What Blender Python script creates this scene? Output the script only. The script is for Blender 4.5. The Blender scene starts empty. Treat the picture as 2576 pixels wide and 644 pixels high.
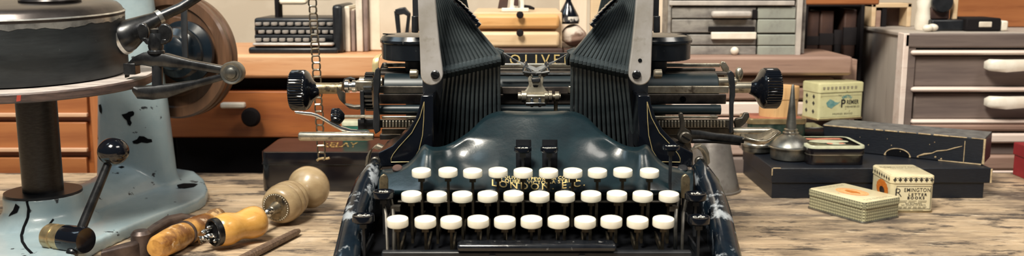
import bpy, math, random
from mathutils import Vector, Matrix, Euler
from mathutils.bvhtree import BVHTree
random.seed(7)
V = Vector
PI = math.pi
SC = bpy.context.scene
COL = SC.collection

# ------------------------------------------------------------------ camera, world, lights, exposure
F, PITCH, CAMZ = 2400.0, math.radians(9.3), 0.24
cam_d = bpy.data.cameras.new('camera')
cam_d.sensor_width = 36.0
cam_d.lens = 36.0 * F / 2576.0
cam_d.clip_start = 0.02
cam_d.dof.use_dof = True
cam_d.dof.focus_distance = 0.77
cam_d.dof.aperture_fstop = 11.0
cam = bpy.data.objects.new('camera', cam_d)
COL.objects.link(cam)
cam.location = (0, 0, CAMZ)
cam.rotation_euler = (PI / 2 - PITCH, 0, 0)
SC.camera = cam

SC.view_settings.view_transform = 'Standard'
SC.view_settings.look = 'None'
SC.view_settings.gamma = 1.0
SC.view_settings.use_curve_mapping = False
SC.view_settings.exposure = 0.40
SC.cycles.use_denoising = True
SC.cycles.max_bounces = 8

wd = bpy.data.worlds.new('world')
SC.world = wd
wd.use_nodes = True
wd.node_tree.nodes['Background'].inputs[0].default_value = (0.62, 0.80, 1.0, 1)
wd.node_tree.nodes['Background'].inputs[1].default_value = 0.05


def area(name, loc, target, sx, sy, power, color):
    d = bpy.data.lights.new(name, 'AREA')
    d.shape = 'RECTANGLE'
    d.size, d.size_y = sx, sy
    d.energy = power
    d.color = color
    o = bpy.data.objects.new(name, d)
    COL.objects.link(o)
    o.location = loc
    o.rotation_euler = (V(target) - V(loc)).to_track_quat('-Z', 'Y').to_euler()
    return o


area('ceiling_light_key', (-0.42, 0.02, 1.45), (0.02, 0.95, 0.05), 0.45, 0.45, 36, (1.0, 0.93, 0.80))
area('ceiling_light_side', (0.95, 0.35, 1.5), (0.1, 0.95, 0.05), 0.7, 0.35, 9, (1.0, 0.94, 0.85))
area('ceiling_light_cool', (-1.0, 0.75, 1.2), (0.0, 0.8, 0.1), 0.5, 0.5, 2.5, (0.7, 0.88, 1.0))

# ------------------------------------------------------------------ pixel rays -> points of the place
FW = V((0, math.cos(PITCH), -math.sin(PITCH)))
UP = V((0, math.sin(PITCH), math.cos(PITCH)))
CAM = V((0, 0, CAMZ))


def ray(px, py):
    return V(((px - 1288.0), 0, 0)) + FW * F + UP * (322.0 - py)


def at(px, py, Y):
    d = ray(px, py)
    return CAM + d * (Y / d.y)


def on(px, py, Z=0.0):
    d = ray(px, py)
    return CAM + d * ((Z - CAMZ) / d.z)


def mpp(py, Y):                     # metres per pixel there
    return Y / ray(1288, py).y


# ------------------------------------------------------------------ mesh builder
class MB:
    def __init__(s):
        s.v, s.f = [], []

    def add(s, vs, fs):
        b = len(s.v)
        s.v += [V(p) for p in vs]
        s.f += [tuple(b + i for i in f) for f in fs]
        return s

    def box(s, c, size, R=None):
        hx, hy, hz = size[0] / 2, size[1] / 2, size[2] / 2
        vs = [V((x, y, z)) for z in (-hz, hz) for x, y in ((-hx, -hy), (hx, -hy), (hx, hy), (-hx, hy))]
        if R is not None:
            vs = [R @ p for p in vs]
        return s.add([V(c) + p for p in vs], [(3, 2, 1, 0), (4, 5, 6, 7), (0, 1, 5, 4), (1, 2, 6, 5), (2, 3, 7, 6), (3, 0, 4, 7)])

    def bx(s, x0, x1, y0, y1, z0, z1):
        return s.box(((x0 + x1) / 2, (y0 + y1) / 2, (z0 + z1) / 2), (abs(x1 - x0), abs(y1 - y0), abs(z1 - z0)))

    def prism(s, pts, vec):
        n = len(pts)
        vec = V(vec)
        vs = [V(p) for p in pts] + [V(p) + vec for p in pts]
        fs = [tuple(range(n)), tuple(range(2 * n - 1, n - 1, -1))]
        fs += [(i, n + i, n + (i + 1) % n, (i + 1) % n) for i in range(n)]
        return s.add(vs, fs)

    def loft(s, rings, caps=True, closed=True):
        n = len(rings[0])
        vs = [p for r in rings for p in r]
        fs = []
        m = n if closed else n - 1
        for k in range(len(rings) - 1):
            for i in range(m):
                j = (i + 1) % n
                fs.append((k * n + i, k * n + j, (k + 1) * n + j, (k + 1) * n + i))
        if caps and closed:
            fs.append(tuple(range(n - 1, -1, -1)))
            fs.append(tuple((len(rings) - 1) * n + i for i in range(n)))
        return s.add(vs, fs)

    def tube(s, path, r, n=10, caps=True):
        path = [V(p) for p in path]
        rs = r if isinstance(r, (list, tuple)) else [r] * len(path)
        rings = []
        t0 = (path[1] - path[0]).normalized()
        ref = V((0, 0, 1)) if abs(t0.z) < .9 else V((1, 0, 0))
        u = t0.cross(ref).normalized()
        for i, p in enumerate(path):
            a = path[max(i - 1, 0)]
            b = path[min(i + 1, len(path) - 1)]
            t = (b - a).normalized()
            u = (u - t * u.dot(t)).normalized()
            w = t.cross(u)
            rings.append([p + (u * math.cos(2 * PI * k / n) + w * math.sin(2 * PI * k / n)) * rs[i] for k in range(n)])
        return s.loft(rings, caps)

    def bar(s, path, widths, depths, side, nrm, bev=.3):      # swept bevelled flat bar
        rings = []
        for p, w, d in zip(path, widths, depths):
            p = V(p)
            sd = V(side).normalized() * w / 2
            nr = V(nrm).normalized() * d / 2
            b = 1 - bev * 2
            c = 1 - bev
            rings.append([p + sd * x + nr * y for x, y in ((b, 1), (1, c), (1, -1), (-1, -1), (-1, c), (-b, 1))])
        return s.loft(rings)

    def lathe(s, prof, org, axis=(0, 0, 1), n=48, xref=None, ell=1.0, caps=True):
        ax = V(axis).normalized()
        ref = V(xref) if xref else (V((1, 0, 0)) if abs(ax.x) < .9 else V((0, 1, 0)))
        u = (ref - ax * ref.dot(ax)).normalized()
        w = ax.cross(u)
        rings = []
        for r, h in prof:
            r = max(r, 1e-5)
            rings.append([V(org) + ax * h + (u * math.cos(2 * PI * k / n) + w * math.sin(2 * PI * k / n) * ell) * r for k in range(n)])
        return s.loft(rings, caps)

    def sphere(s, c, r, n=24, m=14, sc=(1, 1, 1)):
        rings = []
        for j in range(m + 1):
            th = PI * j / m
            rr = max(math.sin(th), 1e-3)
            rings.append([V(c) + V((math.cos(2 * PI * k / n) * rr * sc[0], math.sin(2 * PI * k / n) * rr * sc[1], -math.cos(th) * sc[2])) * r for k in range(n)])
        return s.loft(rings)

    def grid(s, rows):
        n = len(rows[0])
        fs = [(j * n + i, j * n + i + 1, (j + 1) * n + i + 1, (j + 1) * n + i) for j in range(len(rows) - 1) for i in range(n - 1)]
        return s.add([p for r in rows for p in r], fs)

    def pprism(s, poly, Y, d):          # outline seen at depth Y, with real thickness d straight back
        return s.prism([at(x, y, Y) for x, y in poly], (0, d, 0))

    def pbox(s, x0, y0, x1, y1, Y, d):
        ym, xm = (y0 + y1) / 2, (x0 + x1) / 2
        return s.bx(at(x0, ym, Y).x, at(x1, ym, Y).x, Y, Y + d, at(xm, y1, Y).z, at(xm, y0, Y).z)

    def text(s, string, size, fn, depth=0.0, align='CENTER', spacing=1.0, bold=0.0):
        cu = bpy.data.curves.new('t', 'FONT')
        cu.body = string
        cu.size = size
        cu.align_x = align
        cu.space_character = spacing
        cu.resolution_u = 3
        cu.offset = bold
        o = bpy.data.objects.new('t', cu)
        COL.objects.link(o)
        dg = bpy.context.evaluated_depsgraph_get()
        me = bpy.data.meshes.new_from_object(o.evaluated_get(dg))
        s.add([fn(v.co.x, v.co.y) for v in me.vertices], [tuple(p.vertices) for p in me.polygons])
        bpy.data.objects.remove(o)
        bpy.data.curves.remove(cu)
        bpy.data.meshes.remove(me)
        return s


def WM(o):
    m = Matrix.Translation(o.location) @ o.rotation_euler.to_matrix().to_4x4()
    return WM(o.parent) @ m if o.parent else m


def obj(name, mb, mat, parent=None, bevel=0.0, smooth=35, local=False, seg=2, solid=0.0, sub=0, kind=None, label=None):
    vs = [V(p) for p in mb.v]
    if parent is not None and not local:
        inv = WM(parent).inverted()
        vs = [inv @ p for p in vs]
    lo = V([min(p[i] for p in vs) for i in range(3)])
    hi = V([max(p[i] for p in vs) for i in range(3)])
    c = (lo + hi) / 2
    if parent is None:
        c.z = lo.z
    me = bpy.data.meshes.new(name)
    me.from_pydata([p - c for p in vs], [], mb.f)
    me.validate()
    import bmesh
    b = bmesh.new()
    b.from_mesh(me)
    bmesh.ops.recalc_face_normals(b, faces=b.faces)
    b.to_mesh(me)
    b.free()
    me.materials.append(mat)
    if smooth:
        me.polygons.foreach_set('use_smooth', [True] * len(me.polygons))
        me.set_sharp_from_angle(angle=math.radians(smooth))
    o = bpy.data.objects.new(name, me)
    COL.objects.link(o)
    o.location = c
    o.parent = parent
    if solid:
        m = o.modifiers.new('solid', 'SOLIDIFY')
        m.thickness = solid
        m.offset = 0
    if sub:
        m = o.modifiers.new('sub', 'SUBSURF')
        m.levels = m.render_levels = sub
    if bevel:
        m = o.modifiers.new('bevel', 'BEVEL')
        m.width = bevel
        m.segments = seg
        m.limit_method = 'ANGLE'
        m.angle_limit = math.radians(38)
        m.harden_normals = False
    if kind:
        o['kind'] = kind
    if label:
        o['label'] = label
    return o


def thing(name, label, cat, loc=(0, 0, 0), rz=0.0, group=None):
    o = bpy.data.objects.new(name, None)
    o.empty_display_size = .01
    COL.objects.link(o)
    o.location = loc
    o.rotation_euler = (0, 0, rz)
    return tag(o, label, cat, group)


def tag(o, label, cat, group=None):
    o['label'] = label
    o['category'] = cat
    if group:
        o['group'] = group
    return o


def copy_tree(o, parent=None):
    c = o.copy()
    COL.objects.link(c)
    if parent is not None:
        c.parent = parent
    for ch in [x for x in COL.objects if x.parent == o]:
        copy_tree(ch, c)
    return c


def rrect(w, d, r, n=5):
    pts = []
    for cx, cy, a0 in ((w / 2 - r, d / 2 - r, 0), (-w / 2 + r, d / 2 - r, 90), (-w / 2 + r, -d / 2 + r, 180), (w / 2 - r, -d / 2 + r, 270)):
        for k in range(n + 1):
            a = math.radians(a0 + 90 * k / n)
            pts.append((cx + r * math.cos(a), cy + r * math.sin(a)))
    return pts


def rslab(mb, w, d, r, z0, z1, cx=0, cy=0, top=0.0):     # rounded-corner slab; top = softened upper edge
    rings = [[V((x + cx, y + cy, z0)) for x, y in rrect(w, d, r)]]
    if top:
        rings.append([V((x + cx, y + cy, z1 - top)) for x, y in rrect(w, d, r)])
        k = 1 - math.sqrt(.5)
        rings.append([V((x + cx, y + cy, z1 - top * k)) for x, y in rrect(w - 2 * top * k, d - 2 * top * k, max(r - top * k, .0004))])
        rings.append([V((x + cx, y + cy, z1)) for x, y in rrect(w - 2 * top, d - 2 * top, max(r - top, .0003))])
    else:
        rings.append([V((x + cx, y + cy, z1)) for x, y in rrect(w, d, r)])
    return mb.loft(rings)


# ------------------------------------------------------------------ materials
def M(name, c1, c2=None, scale=60, rough=.5, metal=0.0, bump=0.0, stretch=(1, 1, 1), detail=5, lo=.4, hi=.62, coat=0.0,
      chips=None, rough2=None, bscale=None, spec=.5, third=None):
    m = bpy.data.materials.new(name)
    m.use_nodes = True
    nt = m.node_tree
    N, L = nt.nodes, nt.links
    p = N['Principled BSDF']
    p.inputs['Roughness'].default_value = rough
    p.inputs['Metallic'].default_value = metal
    p.inputs['Specular IOR Level'].default_value = spec
    p.inputs['Coat Weight'].default_value = coat
    p.inputs['Coat Roughness'].default_value = .12
    col = None

    tc = N.new('ShaderNodeTexCoord')

    def noise(sc, st, det, off=0.0):
        mp = N.new('ShaderNodeMapping')
        mp.inputs['Scale'].default_value = st
        mp.inputs['Location'].default_value = (off, off * .7, off * 1.3)
        L.new(tc.outputs['Object'], mp.inputs['Vector'])
        n = N.new('ShaderNodeTexNoise')
        n.inputs['Scale'].default_value = sc
        n.inputs['Detail'].default_value = det
        n.inputs['Roughness'].default_value = .62
        L.new(mp.outputs[0], n.inputs['Vector'])
        return n.outputs['Fac']

    def ramp(fac, a, b):
        r = N.new('ShaderNodeMapRange')
        r.inputs['From Min'].default_value = a
        r.inputs['From Max'].default_value = b
        L.new(fac, r.inputs['Value'])
        return r.outputs['Result']

    def mix(fac, a, b):
        x = N.new('ShaderNodeMix')
        x.data_type = 'RGBA'
        L.new(fac, x.inputs['Factor'])
        for k, s_ in ((6, a), (7, b)):
            if hasattr(s_, 'links'):
                L.new(s_, x.inputs[k])
            else:
                x.inputs[k].default_value = (*s_, 1)
        return x.outputs[2]

    p.inputs['Base Color'].default_value = (*c1, 1)
    col = c1
    if c2 is not None:
        col = mix(ramp(noise(scale, stretch, detail), lo, hi), c1, c2)
    if third is not None:            # (colour, scale, stretch, lo, hi)
        col = mix(ramp(noise(third[1], third[2], 6, 3.1), third[3], third[4]), col, third[0])
    if chips is not None:            # (colour, scale, lo, hi)
        fac = ramp(noise(chips[1], (1, 1, 1), 7, 5.7), chips[2], chips[3])
        col = mix(fac, col, chips[0])
        if rough2 is not None:
            q = N.new('ShaderNodeMapRange')
            q.inputs['To Min'].default_value = rough
            q.inputs['To Max'].default_value = rough2
            L.new(fac, q.inputs['Value'])
            L.new(q.outputs[0], p.inputs['Roughness'])
    if hasattr(col, 'links'):
        L.new(col, p.inputs['Base Color'])
    if bump:
        b = N.new('ShaderNodeBump')
        b.inputs['Strength'].default_value = bump
        b.inputs['Distance'].default_value = .001
        L.new(noise(bscale or scale, stretch, 6, 1.9), b.inputs['Height'])
        L.new(b.outputs[0], p.inputs['Normal'])
    m['mixer'] = 0
    return m


def wood(name, c1, c2, dark, scale=9, axis=0, rough=.6, bump=.25, coat=0.0, lo=.35, hi=.65):
    st = [14, 14, 14]
    st[axis] = 1.2
    s3 = [60, 60, 60]
    s3[axis] = 4
    return M(name, c1, c2, scale, rough, 0, bump, tuple(st), 6, lo, hi, coat, third=(dark, 5, tuple(s3), .58, .85))


ENAMEL = M('black_enamel', (.0032, .011, .0155), (.006, .019, .025), 30, .33, 0, .22, coat=.25, bscale=160)
ENAMEL_W = M('worn_highlit_enamel', (.003, .006, .011), (.007, .014, .022), 40, .20, 0, .25, coat=.4, bscale=90,
             chips=((.30, .33, .36), 55, .54, .60), rough2=.4)  # pale chips are wear plus painted bluish-white highlights
COVER = M('cover_black', (.005, .007, .010), (.010, .013, .017), 40, .26, 0, .15, coat=.3, chips=((.25, .25, .24), 70, .66, .74), rough2=.4)
BLACK = M('black_metal', (.008, .010, .013), (.016, .018, .022), 90, .38, .0, .1)
DEEP = M('deep_black', (.0025, .003, .0045), rough=.8, spec=.12)
TYPEBAR = M('typebar_black', (.030, .040, .045), (.050, .063, .069), 90, .32, .30, .05)
GLOSSK = M('glossy_black', (.004, .005, .008), rough=.12, coat=.2)
NICKEL = M('aged_nickel', (.50, .46, .38), (.30, .27, .21), 70, .34, .9, .15, chips=((.09, .075, .06), 120, .54, .66), rough2=.55)
ARM = M('nickel_arm', (.62, .60, .59), (.46, .43, .39), 26, .36, .45, .04, chips=((.30, .27, .22), 60, .55, .70), rough2=.5)
BRASSY = M('tarnished_brass', (.34, .28, .18), (.20, .16, .10), 90, .42, .85, .2, chips=((.04, .035, .03), 110, .52, .66), rough2=.6)
STEEL_D = M('dark_steel', (.075, .077, .08), (.032, .033, .036), 70, .30, .85, .12)
STEEL_G = M('gunmetal_bar', (.11, .10, .085), (.05, .047, .042), 80, .38, .8, .15)
PLATE_B = M('brown_plate', (.10, .085, .075), (.045, .038, .036), 80, .45, .55, .15)
ROLLER = M('rubber_roller', (.006, .014, .019), (.010, .020, .026), 60, .38, .1)
STEMM = M('dark_stem_metal', (.075, .062, .042), (.03, .026, .02), 200, .45, .7)
IVORY = M('ivory_key', (.86, .81, .66), (.90, .86, .74), 120, .35, 0, 0, chips=((.50, .42, .30), 240, .72, .80), coat=.2)
GOLD = M('gold_paint', (.78, .60, .26), (.60, .44, .17), 250, .42, .25)
GOLD_D = M('worn_gold_paint', (.50, .32, .10), (.02, .012, .008), 160, .45, .2, lo=.45, hi=.55)
WHITE_L = M('white_lettering', (.80, .80, .74), rough=.4)
RIBBON = M('grey_ribbon', (.34, .35, .35), (.22, .23, .24), 120, .6)
BLUEGREY = M('blue_grey_cast_paint', (.29, .385, .425), (.36, .45, .48), 22, .33, 0, .35, coat=.25, bscale=120,
             chips=((.018, .024, .03), 58, .635, .652), rough2=.6)
BARESTEEL = M('bare_dark_steel', (.040, .038, .038), (.055, .053, .053), 30, .36, .7, .08, (6, 6, 30))
DRUM = M('black_drum_metal', (.016, .020, .023), (.032, .038, .042), 18, .45, .25, .2, (1, 1, 5), chips=((.25, .26, .26), 260, .70, .76))
DRUMTOP = M('drum_lid_metal', (.075, .065, .062), (.035, .032, .032), 24, .30, .7, .15)
WORNSILVER = M('bare_silver_rim', (.60, .60, .57), (.34, .34, .33), 70, .30, .85, .2)
DISCTOP = M('scuffed_grey_wood', (.60, .54, .50), (.40, .35, .33), 14, .5, 0, .15, (3, 12, 12), third=((.20, .16, .15), 30, (2, 9, 9), .58, .75))
DISCEDGE = M('dark_disc_edge', (.11, .075, .065), (.055, .04, .038), 30, .45, .1, .3, (2, 2, 12))
WHEELWOOD = wood('wheel_wood', (.13, .066, .036), (.08, .042, .024), (.035, .018, .012), 7, 2, .42, .2, .15)
PULLEY = M('blue_black_pulley', (.003, .007, .012), (.006, .012, .019), 30, .22, 0, .1, coat=.2)
REDMARK = M('red_mark', (.42, .06, .04), rough=.6)
PALEWOOD = wood('pale_turned_wood', (.44, .33, .19), (.33, .235, .13), (.20, .12, .06), 9, 0, .35, .1, .2)
YELLOWWOOD = wood('yellow_varnished_wood', (.72, .40, .11), (.60, .31, .07), (.30, .13, .03), 8, 0, .28, .08, .3)
AMBER = M('mottled_amber', (.56, .29, .07), (.16, .06, .015), 45, .38, 0, .45, (1, 1, 1), 8, .40, .60, .2, chips=((.70, .55, .40), 90, .60, .68))
RUSTIRON = M('rusty_dark_iron', (.055, .04, .036), (.11, .08, .07), 60, .42, .5, .4)
BRIGHT = M('bright_steel', (.72, .72, .70), (.45, .45, .44), 90, .22, 1.0)
DARKWOOD_ST = M('dark_stick_wood', (.17, .11, .075), (.08, .05, .036), 60, .5, 0, .3, (1, 8, 8))
TINBLACK = M('black_japanned_tin', (.0045, .004, .006), (.010, .008, .009), 30, .14, 0, .04, coat=.4)
TINTOP = M('dark_brown_tin_lid', (.040, .022, .022), (.022, .014, .016), 40, .28, 0, .05, coat=.2)
CHAINM = M('chain_brass_steel', (.30, .26, .19), (.12, .10, .08), 150, .35, .9)
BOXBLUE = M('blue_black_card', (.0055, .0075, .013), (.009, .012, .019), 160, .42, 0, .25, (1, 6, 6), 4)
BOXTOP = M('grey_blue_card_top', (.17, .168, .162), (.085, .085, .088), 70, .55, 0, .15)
KRAFT = M('torn_tan_card', (.58, .45, .27), (.36, .26, .15), 180, .8, 0, .3)
CREAM = M('cream_tin', (.78, .70, .47), (.71, .62, .39), 60, .38, 0, .04, chips=((.36, .27, .15), 130, .66, .74), coat=.15)
CREAMG = M('yellow_green_cream_tin', (.66, .63, .36), (.58, .55, .30), 60, .35, 0, .04, chips=((.30, .25, .12), 130, .66, .74), coat=.15)
INK = M('black_print', (.028, .026, .024), rough=.5)
INKG = M('grey_print', (.32, .29, .20), rough=.5)
TEAL = M('teal_print', (.10, .26, .26), (.22, .38, .34), 200, .5)
ORANGE = M('orange_print', (.86, .30, .09), (.90, .48, .22), 300, .45)
ORANGE_D = M('deep_orange_print', (.62, .15, .02), (.75, .26, .04), 400, .45)
SALMON = M('salmon_print', (.80, .29, .19), (.62, .20, .13), 300, .45)
PALEGREEN = M('pale_green_rim', (.62, .64, .47), (.50, .52, .38), 100, .35, 0, 0, coat=.2)
PEWTER = M('dull_pewter', (.25, .25, .23), (.13, .13, .12), 60, .38, .9, .15)
PEWTER_L = M('pewter_bright', (.40, .39, .35), (.22, .21, .19), 60, .3, .9, .15)
CHIPBOX = wood('thin_bent_wood', (.66, .42, .20), (.56, .33, .14), (.34, .18, .07), 7, 2, .55, .1)
GREENTIN = M('dark_green_tin', (.012, .028, .022), (.02, .04, .03), 60, .2, 0, 0, coat=.3)
GREENBRIGHT = M('green_tin', (.02, .12, .085), (.03, .16, .12), 60, .25, 0, 0, coat=.3)
GILT = M('gilt_rim', (.55, .43, .24), (.38, .28, .15), 90, .3, .8)
REDTIN = M('dull_red_tin_lid', (.45, .16, .10), (.30, .10, .07), 60, .4)
REDBOX = M('red_card', (.33, .018, .028), (.26, .014, .02), 60, .45, 0, .1)
ZINC = M('dull_zinc', (.30, .28, .26), (.20, .185, .175), 25, .5, .6, .15, third=((.12, .10, .09), 40, (1, 1, 1), .55, .75))
PINSTRIPE = M('pinstripe', (.55, .45, .22), (.40, .32, .15), 200, .4, .3)


def bench_material():
    m = M('bench_wood', (.64, .48, .32), (.48, .36, .235), 5, .55, 0, .6, (1.6, 9, 9), 8, .38, .62,
          third=((.13, .10, .078), 6, (1.3, 3.2, 3.2), .47, .64),
          chips=((.68, .55, .40), 17, .60, .72), bscale=22)
    nt = m.node_tree
    N, L = nt.nodes, nt.links
    p = N['Principled BSDF']
    tc = N.new('ShaderNodeTexCoord')

    def layer(st, sc, lo, hi, colr, amount=1.0):
        src = p.inputs['Base Color'].links[0].from_socket
        mp = N.new('ShaderNodeMapping')
        mp.inputs['Scale'].default_value = st
        L.new(tc.outputs['Object'], mp.inputs['Vector'])
        n = N.new('ShaderNodeTexNoise')
        n.inputs['Scale'].default_value = sc
        n.inputs['Detail'].default_value = 9
        n.inputs['Roughness'].default_value = .72
        L.new(mp.outputs[0], n.inputs['Vector'])
        q = N.new('ShaderNodeMapRange')
        q.inputs['From Min'].default_value = lo
        q.inputs['From Max'].default_value = hi
        q.inputs['To Max'].default_value = amount
        L.new(n.outputs['Fac'], q.inputs['Value'])
        x = N.new('ShaderNodeMix')
        x.data_type = 'RGBA'
        L.new(q.outputs[0], x.inputs['Factor'])
        L.new(src, x.inputs[6])
        x.inputs[7].default_value = (*colr, 1)
        L.new(x.outputs[2], p.inputs['Base Color'])
    layer((2.2, 50, 50), 4, .52, .62, (.17, .12, .085), .6)
    layer((1.5, 4, 4), 3, .52, .64, (.19, .15, .115), .6)      # open grain
    layer((5, 11, 11), 4, .52, .60, (.05, .042, .040), .9)        # grease stains
    layer((4, 30, 30), 9, .56, .66, (.80, .66, .48), .7)           # scraped pale fibres
    return m


BENCH = bench_material()


def flower_material():              # small dark ring flowers printed on a green-cream tin
    m = bpy.data.materials.new('printed_flower_tin')
    m.use_nodes = True
    N, L = m.node_tree.nodes, m.node_tree.links
    p = N['Principled BSDF']
    p.inputs['Roughness'].default_value = .38
    p.inputs['Metallic'].default_value = .15
    tc = N.new('ShaderNodeTexCoord')
    sp = N.new('ShaderNodeSeparateXYZ')
    L.new(tc.outputs['Object'], sp.inputs[0])

    def math_(op, a, b=None):
        q = N.new('ShaderNodeMath')
        q.operation = op
        for i, s_ in enumerate((a, b)):
            if s_ is None:
                continue
            if hasattr(s_, 'links'):
                L.new(s_, q.inputs[i])
            else:
                q.inputs[i].default_value = s_
        return q.outputs[0]
    k = 2 * PI / .0030
    u = math_('ADD', sp.outputs['X'], sp.outputs['Y'])
    su = math_('COSINE', math_('MULTIPLY', u, k))
    sv = math_('COSINE', math_('MULTIPLY', sp.outputs['Z'], k * 1.0))
    s = math_('ADD', su, sv)         # 2 at the centre of each cell
    ring = math_('MULTIPLY', math_('GREATER_THAN', s, .15), math_('LESS_THAN', s, 1.55))
    stripe = math_('MULTIPLY', math_('LESS_THAN', su, -.82), .5)
    fac = math_('MAXIMUM', ring, stripe)
    x = N.new('ShaderNodeMix')
    x.data_type = 'RGBA'
    L.new(fac, x.inputs['Factor'])
    x.inputs[6].default_value = (.52, .50, .32, 1)
    x.inputs[7].default_value = (.055, .052, .036, 1)
    L.new(x.outputs[2], p.inputs['Base Color'])
    return m


FLOWER = flower_material()

# background furniture
W_OR = wood('orange_brown_wood', (.42, .16, .055), (.30, .10, .034), (.16, .05, .02), 5, 0, .45, .1, .1)
W_ORL = wood('light_orange_wood', (.70, .40, .22), (.58, .27, .12), (.36, .13, .05), 4, 0, .5, .1)
W_ORD = wood('drawer_orange_wood', (.37, .12, .033), (.22, .06, .019), (.09, .03, .015), 4, 0, .42, .1, .1)
W_ORV = wood('upright_orange_wood', (.48, .19, .07), (.37, .13, .045), (.20, .07, .03), 5, 2, .45, .1)
W_LIGHT = wood('pale_edge_wood', (.72, .48, .33), (.60, .36, .22), (.40, .2, .1), 6, 0, .5, .1)
W_PINE = wood('golden_pine', (.78, .46, .20), (.68, .36, .13), (.46, .20, .06), 4, 0, .5, .1)
W_PINEC = wood('cream_pine', (.76, .58, .38), (.68, .48, .28), (.46, .28, .14), 4, 0, .5, .1)
W_BOARD = wood('cream_board', (.86, .72, .57), (.80, .65, .50), (.5, .36, .24), 4, 2, .6, .1)
W_WEATH = wood('weathered_pink_brown', (.40, .26, .20), (.28, .17, .13), (.13, .08, .065), 5, 0, .6, .2)
W_WEATHL = wood('weathered_pale_board', (.62, .47, .40), (.46, .32, .26), (.2, .12, .1), 5, 0, .6, .2)
W_GREY = wood('grey_brown_wood', (.20, .155, .135), (.125, .095, .088), (.06, .042, .04), 5, 0, .6, .2)
W_GREYL = wood('pale_grey_wood', (.48, .43, .38), (.40, .35, .31), (.24, .20, .18), 4, 2, .6, .2)
W_RAIL = wood('whitish_rail', (.88, .76, .68), (.78, .63, .55), (.45, .3, .24), 5, 0, .5, .1)
W_BONE = M('bone_handle', (.90, .85, .74), (.80, .72, .60), 40, .4)
GREEN_GREY = M('grey_green_paint', (.36, .38, .33), (.27, .28, .25), 18, .5, 0, .2, third=((.15, .14, .13), 24, (1, 3, 1), .56, .7))
GREY_DIRTY = M('dirty_grey_paint', (.33, .31, .28), (.18, .165, .155), 26, .5, 0, .3, (1, 1, 3), third=((.07, .06, .06), 24, (1, 3, 1), .56, .7))
GREY_EDGE = M('pale_grey_edge', (.56, .51, .46), (.42, .38, .35), 40, .5)
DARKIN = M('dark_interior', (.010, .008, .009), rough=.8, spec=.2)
BROWNBK = M('brown_leather_book', (.085, .042, .030), (.05, .026, .022), 30, .6)
BLACKBK = M('black_cloth_book', (.012, .010, .013), (.02, .016, .018), 30, .6)
PLASTER = M('beige_plaster', (.72, .62, .49), (.62, .52, .40), 9, .8, 0, .2)
PAPERC = M('cream_paper', (.84, .76, .61), (.74, .64, .50), 22, .7, 0, .1, third=((.40, .30, .22), 18, (1, 1, 1), .60, .8))
FILEC = M('ivory_binder', (.80, .72, .60), (.62, .53, .43), 40, .6)
FILEB = M('brown_binder', (.30, .22, .19), (.18, .13, .12), 40, .6)
SILV = M('pale_key_tops', (.58, .54, .49), (.40, .36, .33), 60, .4, .3)
RAG = M('stained_cloth', (.62, .54, .46), (.26, .16, .12), 30, .8, 0, .5, lo=.45, hi=.55)
FLOORM = wood('floor_boards', (.25, .17, .11), (.19, .125, .08), (.08, .05, .03), 3, 1, .6, .1)

# ------------------------------------------------------------------ the setting
FLOOR_Z = -0.80
BACK = 1.130                                    # back edge of the bench
o = obj('floor', MB().bx(-2.2, 2.2, -1.0, 1.9, FLOOR_Z - .05, FLOOR_Z), FLOORM, kind='structure', smooth=0)
o = obj('wall_back', MB().bx(-2.2, 2.2, 1.62, 1.70, FLOOR_Z, 1.7), PLASTER, kind='structure', smooth=0)

bench = thing('workbench', 'long worn wooden workbench with stained grain, under the typewriter', 'workbench', (0, .8, FLOOR_Z))
for i, (y0, y1) in enumerate(((.30, .665), (.6655, .925), (.9255, BACK))):
    obj('plank', MB().bx(-1.5, 1.5, y0, y1, -.05, 0), BENCH, bench, bevel=.0015)
obj('apron', MB().bx(-1.4, 1.4, .34, .37, -.16, -.05), W_WEATH, bench, bevel=.002)
for x in (-1.35, 1.35):
    for y in (.42, 1.04):
        obj('leg', MB().bx(x - .04, x + .04, y - .04, y + .04, FLOOR_Z, -.05), W_WEATH, bench, bevel=.003)

# ------------------------------------------------------------------ typewriter
CX = 1347
TB = V((.0175, .72, 0))
tw = thing('typewriter', 'black antique typewriter with two upright fans of typebars and ivory keys', 'typewriter', TB)


def mirror(poly, c=2 * CX):
    return [(c - p[0], *p[1:]) for p in poly]


# -- body under everything
mb = MB()
mb.prism([(-.115, .60, .0), (.150, .60, .0), (.130, .90, .0), (-.095, .90, .0)], (0, 0, .052))
obj('base', mb, DEEP, tw, bevel=.002)
# comb bar and dark well back wall
mb = MB().pbox(1000, 506, 1694, 511, .655, .004)
obj('comb_bar', mb, STEEL_G, tw, bevel=.0004)
mb = MB().pbox(985, 482, 1712, 640, .676, .012)
obj('well_wall', mb, DEEP, tw)
mb = MB().pbox(960, 634, 1740, 700, .598, .006)
obj('front_plate', mb, BLACK, tw, bevel=.001)

# -- side rails
def rail(sign):
    rows_o = [(418, 932, 953, .690), (430, 918, 950, .683), (452, 899, 941, .674), (476, 889, 932, .664), (500, 879, 926, .655), (528, 870, 918, .643),
              (560, 862, 912, .630), (600, 853, 905, .615), (644, 842, 899, .600), (720, 824, 880, .575)]
    rows, outer, inner = [], [], []
    for y, xo, xi, Y in rows_o:
        if sign > 0:
            xo, xi = 2704 - xo, 2704 - xi
        a, b = at(xo, y, Y), at(xi, y, Y)
        up = V((0, 0, .004))
        q = [V((a.x + (-.006 if sign < 0 else .006), a.y, 0)), V((a.x, a.y, a.z - .012)), a, a.lerp(b, .22) + up * .8, a.lerp(b, .55) + up * 1.2, a.lerp(b, .85) + up * .5, b, V((b.x, b.y, b.z - .035))]
        rows.append(q)
    e = [p + V((0, .05, min(0, -.02 - 0 * p.z) if p.z > .03 else 0)) for p in rows[0]]
    return MB().grid([e] + rows)


for sg in (-1, 1):
    obj('side_rail', rail(sg), ENAMEL_W, tw, smooth=60, solid=.002)

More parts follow.
